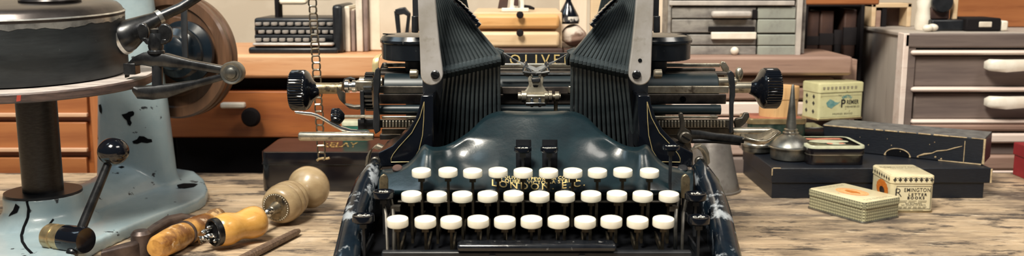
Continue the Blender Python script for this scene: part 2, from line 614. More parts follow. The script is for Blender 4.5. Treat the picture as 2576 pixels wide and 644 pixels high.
# -- apron
TOPL = [(950, 430), (968, 428), (985, 426), (1008, 421), (1026, 412), (1040, 400), (1050, 388), (1058, 375), (1064, 366), (1070, 363), (1077, 367), (1088, 371), (1105, 371),
        (1122, 367), (1140, 359), (1160, 347), (1180, 333), (1196, 318), (1210, 303), (1222, 293), (1236, 286), (1252, 281), (1275, 279), (1300, 280), (1347, 281)]


def topy(x):
    if x > CX:
        x = 2 * CX - x
    if x <= TOPL[0][0]:
        return TOPL[0][1]
    for (x0, y0), (x1, y1) in zip(TOPL, TOPL[1:]):
        if x <= x1:
            k = (x - x0) / (x1 - x0)
            return y0 + (y1 - y0) * k
    return TOPL[-1][1]


def apronY(x, y):
    t = max(0, min(1, (482 - y) / 200))
    s = abs(x - CX)
    Y = .657 + .072 * t ** 1.08
    g = lambda c, w: math.exp(-((s - c) / w) ** 2)
    e = math.sin(PI * min(1, t * 1.05)) if t * 1.05 < 1 else 0
    Y += -.012 * g(0, 95) * t * t * 1.0 + .012 * g(190, 70) * math.sin(PI * min(1, t * 1.5)) - .010 * g(268, 26) * min(1, t * 2.2)
    Y += .016 * max(0, (s - 285) / 110) ** 1.2
    tt = (y - topy(x)) / 14.0
    if tt < 1:
        Y += .006 * (1 - max(0, tt)) ** 2      # rolled top edge
    return Y


def apron_pt(x, y, off=0.0):
    return at(x, y, apronY(x, y) - off)


rows = []
NR = 40
xs = [950 + (2 * CX - 1900) * i / 150 for i in range(151)]
for j in range(NR + 1):
    k = j / NR
    rows.append([apron_pt(x, 482 + (topy(x) - 482) * k) for x in xs])
lip = [p + V((0, .002, -.004)) for p in rows[0]]
apron = obj('keyboard_apron', MB().grid([lip] + rows), ENAMEL, tw, smooth=70, solid=.0018, sub=1)

# lettering on the apron
def arc_fn(cx, base, sag, half, kx=1.2):
    def f(x, y):
        px = cx + x * kx
        sl = -2 * sag * x / half ** 2
        py = base - sag * (x / half) ** 2 - y + 0 * sl
        return apron_pt(px, py, .0021)
    return f


mb = MB()
mb.text('LONDON. E.C.', 23, arc_fn(1354, 477, 17, 125), spacing=1.36, bold=.25)
mb.text('75.QUEEN VICTORIA STREET', 12, arc_fn(1352, 463, 15, 118), spacing=1.12, bold=.15)
mb.text('THE OLIVER TYPEWRITER CO. LTD.', 10.5, arc_fn(1350, 453, 17, 125), spacing=1.12, bold=.12)
obj('lettering', mb, GOLD, apron, smooth=0)

# slots with TAB and RIGHT keys
for x in (1317, 1383):
    pts = [(x - 19, 352), (x + 19, 352), (x + 19, 428), (x - 19, 428)]
    g = [[apron_pt(x - 19 + 38 * i / 4, 352 + 70 * j / 6, .0013) for i in range(5)] for j in range(7)]
    obj('slot', MB().grid(g), DEEP, tw, smooth=60, solid=.0006)

# -- keys
def key_mesh(r, h):
    return MB().lathe([(r * .90, 0), (r * .985, .0004), (r, .0011), (r, h - .0008), (r * .97, h - .0002), (r * .90, h), (r * .3, h - .0002), (1e-5, h - .0002)], (0, 0, -h), n=36)


def stem_mesh(h, low, lean=0.0):
    m = MB()
    m.box((0, 0, -h - .0018), (.0044, .0046, .0036))
    m.box((0, .0006, -h - low / 2 - .001), (.0017, .0042, low))
    m.box((0.0006, .018, -h - low + .004), (.0013, .036, .0045))
    return m


proto = {}
ROWS = [(548.5, .608, [1000, 1070, 1135, 1203, 1270, 1337, 1405, 1472, 1538, 1604, 1669], .00712, .0053, .024),
        (485.5, .632, [1035, 1099, 1163, 1227, 1292, 1357, 1421, 1487, 1552, 1617, 1683], .00690, .0050, .030),
        (426.5, .652, [1060, 1127, 1189, 1253, 1316, 1380, 1441, 1503, 1567, 1634], .00672, .0047, .036)]
for ri, (py, Y, kx, r, h, low) in enumerate(ROWS):
    base_key = None
    for i, px in enumerate(kx):
        c = at(px, py, Y)
        if base_key is None:
            k = obj('key', key_mesh(r, h), IVORY, tw, local=True, smooth=40)
            k.location = c - TB - V((0, 0, h / 2))
            st = obj('key_stem', stem_mesh(h, low), STEMM, k, local=True, smooth=0)
            st.location = st.location + V((0, 0, h / 2))
            base_key = k
            k['label'] = 'ivory topped letter key'
            k.rotation_euler.x = .10
        else:
            k = copy_tree(base_key, tw)
            k.location = c - TB - V((0, 0, h / 2)) + V((0, 0, random.uniform(-.0003, .0003)))


def black_key(px, py, Y, r, txt, h=.0046, low=.024, tsize=.0042, mat=GLOSSK):
    c = at(px, py, Y)
    prof = [(r * .85, 0), (r, .001), (r, h - .0008), (r * .97, h), (r * .88, h + .0001), (r * .84, h - .0007), (1e-5, h - .0007)]
    k = obj('function_key', MB().lathe(prof, (0, 0, -h), n=36), mat, tw, local=True, smooth=40)
    k.location = c - TB - V((0, 0, h / 2))
    k['label'] = 'black key lettered ' + txt
    st = obj('key_stem', stem_mesh(h, low), BLACK, k, local=True, smooth=0)
    st.location = st.location + V((0, 0, h / 2))
    tm = MB().text(txt, tsize, lambda x, y: c + V((x, y * 1.25 - tsize * .42, -.0005)), spacing=1.05, bold=.00008)
    obj('lettering', tm, WHITE_L, k, smooth=0)
    return k


black_key(965, 480, .634, .0073, 'FIG', .0052)
black_key(914, 540, .612, .0073, 'CAP', .0052)
black_key(1750, 485, .632, .0073, 'FIG', .0052)
black_key(1758, 544, .610, .0073, 'CAP', .0052)
black_key(1315, 370, .672, .0064, 'TAB', .0036, .014, .0040)
black_key(1382, 370, .672, .0064, 'RIGHT', .0036, .014, .0034)
black_key(1688, 365, .665, .0062, 'LEFT', .0036, .030, .0036)

# space bar
mb = MB()
a, b = at(1150, 617, .602), at(1549, 617, .602)
mb.bx(a.x, b.x, .5955, .609, a.z - .0028, a.z + .0022)
obj('space_bar', mb, M('worn_space_bar', (.005, .006, .009), rough=.2, coat=.4, c2=(.012, .014, .018), chips=((.30, .30, .30), 160, .62, .68)), tw, bevel=.0022, seg=3)
for x in (1240, 1460):
    obj('space_bar_arm', MB().box(at(x, 632, .612), (.004, .03, .004)), BLACK, tw)

# shift tongues, levers, screws
for x, s in ((965, -1), (1725, 1)):
    p = at(x, 470, .657)
    mb = MB()
    pts = [(x - 11, 500), (x - 11, 452), (x - 8, 443), (x, 438), (x + 8, 443), (x + 11, 452), (x + 11, 500)]
    mb.pprism(pts, .654, .003)
    obj('guide_tongue', mb, BRASSY, tw, bevel=.0006)
    mb = MB()
    mb.tube([at(x - s * 18, 500, .640), at(x - s * 24, 530, .628), at(x - s * 26, 570, .622), at(x - s * 26, 640, .615)], .0013, 8)
    mb.tube([at(x + s * 2, 500, .640), at(x - s * 6, 540, .628), at(x - s * 10, 640, .615)], .0012, 8)
    mb.pbox(x - s * 30 - 11, 520, x - s * 30 + 11, 532, .628, .006)
    obj('shift_lever', mb, STEEL_G, tw)
for x in (1000, 1717):
    c = apron_pt(x, 427, .0015)
    obj('screw', MB().lathe([(.0037, 0), (.0037, .002), (.003, .0026), (1e-5, .0026)], c, (0, -.45, .9), 20), BROWNBK if x < CX else BLACK, tw)
for s in (-1, 1):
    q = lambda x: x if s < 0 else 2704 - x
    mb = MB()
    path = [at(q(960), 372, .70), at(q(946), 367, .70), at(q(935), 374, .70), at(q(928), 388, .70), at(q(924), 412, .70)]
    mb.bar(path, [.004, .0045, .005, .005, .004], [.006] * 5, V((.7, 0, .7)), (0, -1, 0))
    obj('release_hook', mb, NICKEL, tw)
    mb = MB().lathe([(.0036, 0), (.0036, .004), (.003, .0045), (1e-5, .0045)], at(q(945), 405, .695), (0, -1, 0), 16)
    obj('screw', mb, STEEL_G, tw)

# -- cheek panels with gold pin-stripe
CH = [(951, 421), (951, 385), (987, 367), (1010, 345), (1028, 326), (1045, 298), (1056, 265), (1060, 240), (1090, 240), (1090, 380), (1060, 396), (1020, 418)]
ST = [(1067, 256), (1056, 296), (1036, 334), (1003, 370), (989, 388), (984, 398), (984, 408), (1036, 407), (1054, 378), (1063, 340), (1066, 300), (1067, 256)]
for s in (-1, 1):
    P_ = CH if s < 0 else mirror(CH, 2695)
    obj_p = obj('cheek_panel', MB().pprism(P_, .716, .05), GLOSSK, tw, bevel=.001)
    S_ = ST if s < 0 else mirror(ST, 2695)
    obj('pinstripe', MB().tube([at(x, y, .7155) for x, y in S_], .00030, 6), PINSTRIPE, obj_p)

# -- tower posts (black castings under the fans) and dark backing sheets
for s in (-1, 1):
    f = (lambda x: x) if s < 0 else (lambda x: 2 * CX - x)
    mb = MB().pprism([(f(1062), 190), (f(1130), 190), (f(1112), 376), (f(1068), 376)], .750, .09)
    obj('tower_post', mb, BLACK, tw, bevel=.001)
    mb = MB().pprism([(f(1114), 178), (f(1250), 158), (f(1250), 375), (f(1090), 375)], .7700, .003)
    obj('gap_dark_plate', mb, DEEP, tw)  # added near-black sheet that darkens the gaps between the typebars
mb = MB().pbox(1062, 205, 1632, 420, .832, .012)
obj('dark_backing', mb, DEEP, tw)  # near-black backing sheet stands in for the shade of the interior
mb = MB()
mb.pbox(1085, 420, 1612, 470, .80, .06)
obj('cross_frame', mb, BLACK, tw)

# -- typebar fans
NB = 14
for s in (-1, 1):
    f = (lambda x: x) if s < 0 else (lambda x: 2 * CX - x)
    first = True
    for i in range(NB):
        k = i / (NB - 1)
        xt, xb, xl = 1092 + 58 * k, 1118 + 136 * k, 1099 + 158 * k
        yb = 181 - 30 * k
        mid = .745 + .002 * k
        g = mpp(100, mid)
        path = [at(f(xt - 18), -150, mid + .030), at(f(xt), 0, mid + .012), at(f(xt + (xb - xt) * .5), yb * .5, mid + .006), at(f(xb - 1), yb - 15, mid),
                at(f(xb), yb - 9, mid - .0040), at(f(xb + .5), yb - 3, mid - .0062), at(f(xb + .8), yb + 4, mid - .0062), at(f(xb + 1), yb + 10, mid - .0042), at(f(xb + 2 * (1 - k)), yb + 16, mid - .0008), at(f(xb + (xl - xb) * .35), yb + 80, mid + .002), at(f(xl), 380, mid + .010)]
        wd_ = [5.4, 6.4, 9.2, 11.4, 11.8, 12.0, 12.0, 11.0, 9.0, 8.4, 8.0]
        dp = [.006, .006, .006, .006, .0065, .007, .007, .006, .005, .004, .004]
        # rear leg of the U
        top = path[0]
        ox_ = at(f(1110), 180, mid).x
        lx_ = lambda v_, k_: v_ + (ox_ - v_) * k_
        back = [V((lx_(path[-1].x, .45), mid + .085, path[-1].z)), V((lx_(path[4].x, .45), mid + .075, path[4].z)), V((lx_(top.x, .1), top.y + .02, top.z + .006))]
        mb = MB().bar(back[:2] + [back[2]] + path, [8 * g, 9 * g, 5 * g] + [w * g for w in wd_], [.004, .004, .005] + dp, (1, 0, 0), (0, -1, 0), .28)
        obj('typebar', mb, TYPEBAR, tw, smooth=32)
    slug = [(1140, -8), (1148, 1), (1157, 9), (1166, 18), (1175, 27), (1183, 36), (1190, 45), (1196, 54)]
    for x, y in slug:
        c = at(f(x + 1), y, .744)
        R = Euler((0, math.radians(38 if s < 0 else -38), 0)).to_matrix()
        mb = MB().box(c, (.0092, .012, .0024), R).box(c + R @ V(((.0032 if s < 0 else -.0032), 0, -.0010)), (.0022, .011, .0036), R)
        obj('type_slug', mb, GLOSSK, tw, bevel=.0004)
    # guard ring at the inner edge of the fan
    mb = MB().tube([at(f(1228), 126, .752), at(f(1246), 127, .752), at(f(1260), 134, .752), at(f(1266), 146, .754), at(f(1264), 160, .758)], .0022, 8)
    mb.tube([at(f(1228), 126, .765), at(f(1250), 125, .77), at(f(1264), 130, .775)], .0018, 8)
    obj('fan_guard', mb, TYPEBAR, tw)

# -- nickel tower arms
for s in (-1, 1):
    f = (lambda x: x) if s < 0 else (lambda x: 2696 - x)
    poly = [(1096, -190), (1095, 0), (1100, 60), (1106, 120), (1112, 165), (1114, 186)]
    poly += [(1086 + 28 * math.cos(a), 186 + 29 * math.sin(a)) for a in [PI * k / 12 for k in range(1, 12)]]
    poly += [(1058, 186), (1056, 120), (1053, 60), (1051, 0), (1050, -190)]
    arm = obj('tower_arm', MB().pprism([(f(x), y) for x, y in poly], .722, .006), ARM, tw, bevel=.0008, smooth=40)
    c = at(f(1095), 188, .722)
    sc_ = MB().lathe([(.0034, 0), (.0034, .0012), (.0026, .0018), (1e-5, .0018)], c, (0, -1, 0), 24)
    so = obj('screw', sc_, STEEL_D, arm)
    R = Euler((0, math.radians(25), 0)).to_matrix()
    obj('screw_slot', MB().box(c + V((0, -.0018, 0)), (.0060, .0004, .0010), R), DEEP, arm)
    if s > 0:
        obj('arm_hole', MB().lathe([(.0015, 0), (.0015, .0004), (1e-5, .0004)], at(1610, 152, .722), (0, -1, 0), 16), DEEP, arm)
    mb = MB().lathe([(.0028, 0), (.0036, .001), (.0036, .006), (.002, .0065), (1e-5, .0065)], at(f(1052), 186, .728), (-1 if s < 0 else 1, 0, 0), 16)
    obj('pivot_nut', mb, NICKEL, arm)
    # spool spindle rod behind the arm
    mb = MB().pbox(*( (f(1037), -120, f(1056), 78) if s < 0 else (f(1056), -120, f(1037), 78)), .79, .006)
    mb.tube([at(f(1044), 40, .782), at(f(1044), 82, .782)], .0028, 10)
    obj('spool_rod', mb, BLACK, tw, bevel=.0006)

# -- ribbon spool covers
for s in (-1, 1):
    f = (lambda x: x) if s < 0 else (lambda x: 2 * CX - x + 3)
    cyl = at(f(1047), 100, .825)
    r = 92 * mpp(120, .80)
    zb, zt = at(f(1000), 155, .80).z, at(f(1000), 104, .80).z
    mb = MB().lathe([(r * .90, 0), (r * .97, .001), (r * .97, zt - zb - .003), (r * 1.01, zt - zb - .002), (r * 1.01, zt - zb), (r * .93, zt - zb + .0035), (r * .8, zt - zb + .0045), (1e-5, zt - zb + .0055)],
                    (cyl.x, cyl.y, zb), n=56)
    sp = obj('spool_cover', mb, COVER, tw, smooth=30)
    sl = MB().box((cyl.x + s * .018, cyl.y - .006, zt + .0044), (.020, .0032, .0008), Euler((0, math.radians(-3 * s), math.radians(12 * s))).to_matrix())
    obj('cover_slot', sl, DEEP, sp)
    post = MB().lathe([(.010, 0), (.010, zb - .09)], (cyl.x, cyl.y, .09), n=20)
    obj('spool_post', post, BLACK, tw)

# -- carriage
xl, xr = 944, 1832
def hbar(name, x0, y0, x1, y1, Y, d, m, bev=.0006):
    return obj(name, MB().pbox(x0, y0, x1, y1, Y, d), m, tw, bevel=bev)


hbar('paper_table', 1075, 133, 1622, 176, .850, .004, BLACK)
pt = hbar('paper_table_rail', 1066, 166, 1632, 173, .842, .005, PLATE_B)
mb = MB().text('OLIVER', 36, lambda x, y: at(1360 + x, 162 - y, .8492), spacing=1.45, bold=.2)
obj('lettering', mb, GOLD, pt, smooth=0)
hbar('top_rail', 965, 160, 1812, 169, .832, .006, NICKEL)
hbar('scale_plate', 958, 172, 1800, 181, .826, .006, STEEL_G)
hbar('paper_rest', 950, 182, 1830, 190, .815, .012, PLATE_B)
ctr = at(1390, 212, .812)
x0, x1 = at(965, 212, .80).x, at(1808, 212, .80).x
mb = MB().lathe([(.011, 0), (.013, .001), (.013, x1 - x0 - .001), (.011, x1 - x0)], (x0, .808, at(1390, 222, .808).z), (1, 0, 0), 40)
obj('platen', mb, ROLLER, tw)
mb = MB().tube([at(1258, 187, .792), at(1436, 187, .792)], .0016, 10)
obj('paper_finger', mb, BRIGHT, tw)
for x0_, x1_ in ((905, 962), (1806, 1850)):
    obj('platen_axle', MB().tube([at(x0_, 206, .80), at(x1_, 206, .80)], .0042, 14), NICKEL, tw)
hbar('carriage_bar', xl, 217, 1262, 235, .786, .005, STEEL_G)
hbar('carriage_bar', 1430, 217, xr + 2, 235, .786, .005, NICKEL)
hbar('carriage_bar', 1262, 219, 1430, 237, .790, .004, PLATE_B)
hbar('carriage_plate', xl + 10, 237, xr - 5, 262, .795, .004, PLATE_B)
mb = MB().tube([at(955, 276, .79), at(1812, 276, .79)], .0042, 16)
obj('feed_roller', mb, ROLLER, tw)
hbar('release_rod', 960, 292, 1060, 299, .782, .003, NICKEL)
hbar('release_rod', 1640, 292, 1807, 299, .782, .003, NICKEL)
mb = MB().pbox(945, 302, 1840, 322, .784, .006)
ra = obj('rack', mb, STEEL_G, tw, bevel=.0004)
for x0_, x1_ in ((962, 1058), (1640, 1822)):
    tm = MB()
    x = x0_
    while x < x1_:
        tm.pbox(x, 304, x + 4.4, 320, .7815, .004)
        x += 8.2
    obj('rack_teeth', tm, NICKEL, ra, bevel=.0002)
hbar('lower_bar', 960, 325, 1060, 338, .790, .006, STEEL_G)
hbar('lower_bar', 1640, 322, 1843, 339, .790, .006, STEEL_G)
hbar('carriage_underplate', 955, 339, 1840, 352, .80, .02, BLACK)
mb = MB().lathe([(.0026, 0), (.0026, .0005), (1e-5, .0005)], at(1718, 250, .7948), (0, -1, 0), 16)
obj('plate_hole', mb, DEEP, tw)

# left end plate, gear, brackets
mb = MB().pprism([(944, 176), (950, 170), (956, 176), (956, 214), (952, 240), (956, 330), (944, 338), (938, 320), (940, 240), (938, 205)], .776, .005)
obj('end_plate', mb, BLACK, tw, bevel=.0006)
mb = MB().pprism([(1831, 184), (1838, 177), (1846, 184), (1850, 212), (1850, 240), (1846, 262), (1845, 332), (1837, 337), (1837, 262), (1838, 236), (1836, 208)], .776, .005)
obj('end_plate', mb, BLACK, tw, bevel=.0006)
mb = MB().pprism([(1812, 164), (1816, 154), (1825, 156), (1834, 170), (1836, 192), (1826, 196), (1818, 176)], .835, .004)
obj('end_cam', mb, NICKEL, tw, bevel=.0006)
mb = MB().pprism([(956, 172), (962, 158), (972, 158), (976, 166), (972, 184), (958, 186)], .835, .004)
obj('end_cam', mb, BLACK, tw, bevel=.0006)
gc = at(930, 230, .802)
mb = MB()
prof = []
for k in range(52):
    a0 = 2 * PI * k / 26 / 2
    rr = .0165 if k % 2 else .0143
    for da in (-.045, .045):
        prof.append((a0 + da, rr))
mb.prism([V((gc.x - .003, gc.y + math.cos(a) * r_, gc.z + math.sin(a) * r_)) for a, r_ in prof], (.007, 0, 0))
obj('ratchet_gear', mb, STEEL_D, tw)
mb = MB().pbox(893, 204, 937, 230, .788, .012)
obj('axle_block', mb, NICKEL, tw, bevel=.001)
mb = MB()
mb.lathe([(.0040, 0), (.0056, .001), (.0056, .004), (.0036, .0045), (.0036, .0065), (.0050, .007), (.0050, .010)], at(866, 217, .80), (1, 0, 0), 24)
obj('collar', mb, BRIGHT, tw)
mb = MB().bar([at(858, 226, .797), at(858, 242, .797), at(862, 256, .797), at(874, 266, .797), at(895, 270, .797), at(915, 268, .797)], [.009, .009, .007, .006, .005, .004], [.006] * 6, (.7, 0, -.7), (0, -1, 0))
obj('bracket', mb, STEEL_G, tw)
mb = MB().pbox(906, 228, 916, 310, .785, .004).pbox(900, 300, 940, 326, .79, .006)
obj('bracket_leg', mb, BLACK, tw, bevel=.0005)
mb = MB().tube([at(863, 214, .81), at(868, 200, .81), at(882, 196, .81), at(893, 200, .81)], .0012, 8)
obj('wire_loop', mb, BLACK, tw)
mb = MB().bar([at(945, 183, .83), at(944, 163, .83), at(946, 148, .832), at(953, 138, .836), at(958, 136, .838)], [.0055, .0055, .0055, .005, .003], [.003] * 5, (1, 0, .25), (0, -1, .2), .3)
obj('paper_lever', mb, M('ivory_yellow_lever', (.62, .52, .27), (.50, .40, .20), 60, .35, .3), tw)
mb = MB().sphere(at(1859, 186, .82), .0058, 20, 12, (.62, .6, 1.05)).tube([at(1853, 212, .82), at(1857, 195, .82)], .0022, 8)
obj('paper_lever', mb, NICKEL, tw)

# platen knobs
def knob(px, py, Y, sgn, R, W, hub):
    c = at(px, py, Y)
    mb = MB()
    n = 132
    prof = [(R * .55, -.0005), (R * .93, 0), (R, .0012), (R, W - .002), (R * .97, W - .0006), (R * .92, W + .0006), (R * .82, W + .0020), (R * .64, W + .0036), (R * .48, W + .0052), (hub * 1.25, W + .0080), (hub, W + .0105)]
    rings = []
    for r, h in prof:
        ring = []
        for k in range(n):
            a = 2 * PI * k / n
            rr = r
            if r >= R * .995:
                rr = r * (1.0 if k % 3 else .945)
            ring.append(c + V((sgn * h, math.cos(a) * rr, math.sin(a) * rr)))
        rings.append(ring)
    mb.loft(rings)
    return obj('platen_knob', mb, GLOSSK, tw, smooth=35)


knob(733, 227, .800, 1, .0172, .0135, .0048)
knob(1957, 222, .800, -1, .0172, .0135, .0048)
mb = MB().tube([at(782, 222, .80), at(862, 222, .80)], .0047, 18)
mb.lathe([(.0052, 0), (.0052, .002)], at(856, 222, .80), (1, 0, 0), 20)
obj('knob_shaft', mb, BRASSY, tw)
mb = MB().tube([at(1846, 220, .80), at(1902, 220, .80)], .0047, 18)
obj('knob_shaft', mb, NICKEL, tw)

# left: small knob on a rod, carriage return lever, nickel tube
c = at(834, 293, .785)
mb = MB()
rings = []
for r, h in [(.0035, 0), (.0064, .0004), (.0070, .0012), (.0070, .0062), (.0066, .0070), (.0045, .009), (.0018, .011)]:
    rings.append([c + V((h, math.cos(2 * PI * k / 60) * r * (1 if k % 3 else .93), math.sin(2 * PI * k / 60) * r * (1 if k % 3 else .93))) for k in range(60)])
mb.loft(rings)
obj('release_knob', mb, GLOSSK, tw)
mb = MB().tube([at(862, 293, .785), at(945, 293, .785)], .0014, 10)
obj('release_knob_rod', mb, NICKEL, tw)
pth = [(743, 282), (765, 285), (785, 287), (800, 292), (815, 300), (835, 312), (858, 323), (885, 331), (930, 334)]
mb = MB().bar([at(x, y, .775) for x, y in pth], [.0020, .0028, .003, .0032, .0034, .0036, .004, .004, .004], [.003] * 9, (.3, 0, -1), (0, -1, 0))
obj('return_lever', mb, BRIGHT, tw)
mb = MB().tube([at(752, 343, .772), at(756, 343, .772), at(924, 343, .772), at(940, 343, .772)], [.0030, .0038, .0038, .0030], 16)
obj('nickel_tube', mb, NICKEL, tw)

# right: bracket, arm with spoon end, second tube, wing lever
mb = MB().pprism([(1708, 288), (1712, 283), (1718, 285), (1721, 300), (1724, 322), (1736, 330), (1742, 345), (1738, 360), (1744, 390), (1734, 392), (1722, 366), (1708, 356), (1704, 340), (1712, 325), (1712, 305)], .752, .005)
obj('arm_bracket', mb, STEEL_G, tw, bevel=.0006)
c = at(1724, 346, .752)
mb = MB().lathe([(.0050, 0), (.0050, .002), (.0040, .003), (1e-5, .003)], c, (0, -1, 0), 24)
obj('screw', mb, STEEL_G, tw)
obj('screw_slot', MB().box(c + V((0, -.003, 0)), (.0075, .0005, .0011), Euler((0, math.radians(30), 0)).to_matrix()), DEEP, tw)
mb = MB().bar([at(1738, 337, .755), at(1760, 338, .755), at(1800, 343, .752), at(1845, 348, .748), at(1870, 352, .745)], [.006, .0062, .0050, .0056, .005], [.005] * 5, (0, 0, 1), (0, -1, 0))
mb.bar([at(1738, 354, .756), at(1800, 354, .754), at(1862, 360, .748)], [.0035] * 3, [.005] * 3, (0, 0, 1), (0, -1, 0))
obj('margin_arm', mb, STEEL_D, tw)
sp = []
for k in range(9):
    t = k / 8
    x = 1868 + 94 * t
    y = 350 + 12 * math.sin(PI * min(1, t * 1.15)) - 17 * max(0, t - .55) / .45
    w = (.0035 + .010 * math.sin(PI * min(1, .12 + .88 * t)) ** .8) if t < 1 else .0025
    sp.append((at(x, y, .742), w))
mb = MB()
rows = []
for p, w in sp:
    rows.append([p + V((0, w * u, abs(u) ** 2 * w * .35)) for u in (-1, -.5, 0, .5, 1)])
mb.grid(rows)
obj('spoon_lever', mb, NICKEL, tw, solid=.0016, smooth=60)
mb = MB().tube([at(1843, 332, .785), at(1935, 332, .785), at(1950, 333, .785)], [.0040, .0040, .0025], 14)
obj('nickel_tube', mb, NICKEL, tw)
mb = MB().pprism([(1846, 306), (1852, 298), (1866, 296), (1872, 284), (1884, 284), (1886, 294), (1876, 310), (1862, 322), (1850, 324)], .785, .004)
obj('wing_lever', mb, STEEL_G, tw, bevel=.0008)

# -- ribbon vibrator in the middle
VIBM = M('pale_cast_nickel', (.66, .61, .49), (.48, .44, .34), 90, .34, .7, .15, chips=((.16, .13, .09), 140, .58, .70))
vb = obj('ribbon_vibrator', MB().pprism([(1328, 198), (1332, 189), (1340, 189), (1342, 207), (1354, 207), (1356, 189), (1364, 189), (1368, 198), (1365, 214), (1372, 226), (1381, 236), (1384, 250), (1372, 267), (1324, 267), (1312, 250), (1315, 236), (1324, 226), (1331, 214)], .752, .006), VIBM, tw, bevel=.0008)
mb = MB().pprism([(1336, 197), (1360, 197), (1358, 208), (1338, 208)], .749, .006)
obj('ribbon_clip', mb, BLACK, vb, bevel=.0008)
mb = MB().pprism([(1340, 215), (1355, 215), (1352, 219), (1343, 219)], .7516, .002)
obj('yoke_slot', mb, DEEP, vb)
mb = MB().pprism([(1313, 176), (1325, 183), (1338, 184), (1338, 194), (1326, 194), (1318, 188)], .753, .003).pprism([(1383, 176), (1371, 183), (1358, 184), (1358, 194), (1370, 194), (1378, 188)], .753, .003)
obj('yoke_wing', mb, STEEL_G, vb, bevel=.0005)
mb = MB().tube([at(1304, 243, .748), at(1410, 243, .748)], .0022, 12)
for x0_, x1_, r_ in ((1303, 1310, .0034), (1312, 1324, .0046), (1370, 1378, .0042), (1380, 1388, .0046), (1396, 1406, .0040)):
    mb.tube([at(x0_, 243, .748), at(x1_, 243, .748)], r_, 16)
obj('vibrator_axle', mb, NICKEL, vb)
mb = MB()
for x in (1338, 1358):
    mb.pbox(x - 4, 246, x + 4, 270, .746, .004)
mb.pbox(1322, 258, 1372, 263, .745, .004)
obj('vibrator_clamp', mb, BRIGHT, vb, bevel=.0006)
mb = MB().tube([at(1398, 240, .752), at(1398, 290, .752)], .0016, 10)
obj('vibrator_pin', mb, BRASSY, vb)
wl = [(1314, 178), (1320, 170), (1324, 158), (1318, 155)]
mb = MB()
for f in (lambda x: x, lambda x: 2 * 1348.5 - x):
    mb.tube([at(f(1317), 180, .752), at(f(1319), 172, .752), at(f(1324), 162, .752), at(f(1321), 155, .752)], .0013, 8)
    mb.tube([at(f(1315), 180, .752), at(f(1330), 183, .752), at(f(1348), 184, .752)], .0015, 8)
    mb.tube([at(f(1317), 166, .752), at(f(1332), 176, .752), at(f(1340), 190, .752)], .0013, 8)
obj('ribbon_guide', mb, BRIGHT, vb)
mb = MB()
for f in (lambda x: x, lambda x: 2 * 1349 - x):
    top = [at(f(1264), 131, .765), at(f(1300), 152, .755), at(f(1322), 160, .753), at(f(1349), 170, .7525)]
    bot = [at(f(1268), 137, .765), at(f(1304), 158, .755), at(f(1325), 168, .753), at(f(1349), 181, .7525)]
    mb.grid([top, bot])
obj('ribbon', mb, RIBBON, tw, solid=.0003, smooth=0)

# ------------------------------------------------------------------ blue-grey machine on the left
mc_f = on(118, 590)                       # foot of the post
mc_p = on(345, 487)                       # foot of the pillar
mach = thing('bench_machine', 'blue-grey cast iron hand machine with round table, post and wooden wheel', 'machine', (mc_p.x, mc_p.y, 0))


def remesh(mb, vox, smooth_it, name, mat, parent):
    me = bpy.data.meshes.new('tmp')
    me.from_pydata(mb.v, [], mb.f)
    import bmesh
    b = bmesh.new()
    b.from_mesh(me)
    bmesh.ops.recalc_face_normals(b, faces=b.faces)
    b.to_mesh(me)
    b.free()
    o = bpy.data.objects.new('tmp', me)
    COL.objects.link(o)
    m = o.modifiers.new('r', 'REMESH')
    m.mode = 'VOXEL'
    m.voxel_size = vox
    s = o.modifiers.new('s', 'SMOOTH')
    s.iterations = smooth_it
    s.factor = .5
    dg = bpy.context.evaluated_depsgraph_get()
    r = bpy.data.meshes.new_from_object(o.evaluated_get(dg))
    out = MB()
    out.add([v.co.copy() for v in r.vertices], [tuple(p.vertices) for p in r.polygons])
    bpy.data.objects.remove(o)
    bpy.data.meshes.remove(r)
    bpy.data.meshes.remove(me)
    return obj(name, out, mat, parent, smooth=60), BVHTree.FromPolygons(out.v, out.f)


YP = mc_p.y
mb = MB()
# pillar
rings = []
for py, xl_, xr_ in ((470, 246, 452), (430, 249, 441), (340, 250, 430), (240, 250, 418), (160, 247, 408), (80, 243, 396), (0, 239, 385), (-60, 236, 378)):
    a, b = at(xl_, py, YP), at(xr_, py, YP)
    c, r = (a + b) / 2, (b.x - a.x) / 2
    rings.append([V((c.x + math.cos(2 * PI * k / 32) * r, YP + math.sin(2 * PI * k / 32) * r * .8, c.z if py < 470 else .004)) for k in range(32)])
mb.loft(rings)
# base outline on the bench
out = [(524, 500), (519, 516), (500, 530), (470, 543), (400, 568), (320, 602), (240, 640), (170, 690), (90, 730), (0, 720), (-50, 680), (-40, 620), (10, 570), (90, 530), (170, 500), (230, 480), (290, 462), (380, 447), (440, 447), (490, 455), (514, 475)]
mb.prism([on(x, y) for x, y in out], (0, 0, .0125))
# collar round the post and the web to the pillar
rc = 93 * mpp(480, mc_f.y)
zc = at(118, 482, mc_f.y).z
mb.lathe([(rc * 1.40, 0), (rc * 1.37, zc * .28), (rc * 1.25, zc * .42), (rc * 1.06, zc * .55), (rc, zc * .66), (rc, zc)], (mc_f.x, mc_f.y, 0), n=40)
web = []
for k in range(9):
    t = k / 8
    c = mc_f.lerp(mc_p, t)
    h = zc * (1 - .30 * t) - .004 + .030 * max(0, t - .55)
    w = .022 + .013 * t
    d = (mc_p - mc_f).normalized()
    sd = V((-d.y, d.x, 0))
    ring = []
    for a in range(16):
        th = PI * a / 15
        ring.append(c + sd * math.cos(th) * w * (1.25 - .25 * math.sin(th)) + V((0, 0, .002 + h * math.sin(th))))
    web.append(ring)
mb.loft(web)
casting, bvh = remesh(mb, .0022, 6, 'cast_body', BLUEGREY, mach)


def hit(px, py, off=.0004):
    d = ray(px, py).normalized()
    h = bvh.ray_cast(CAM, d)
    return h[0] + h[1] * off if h[0] else None


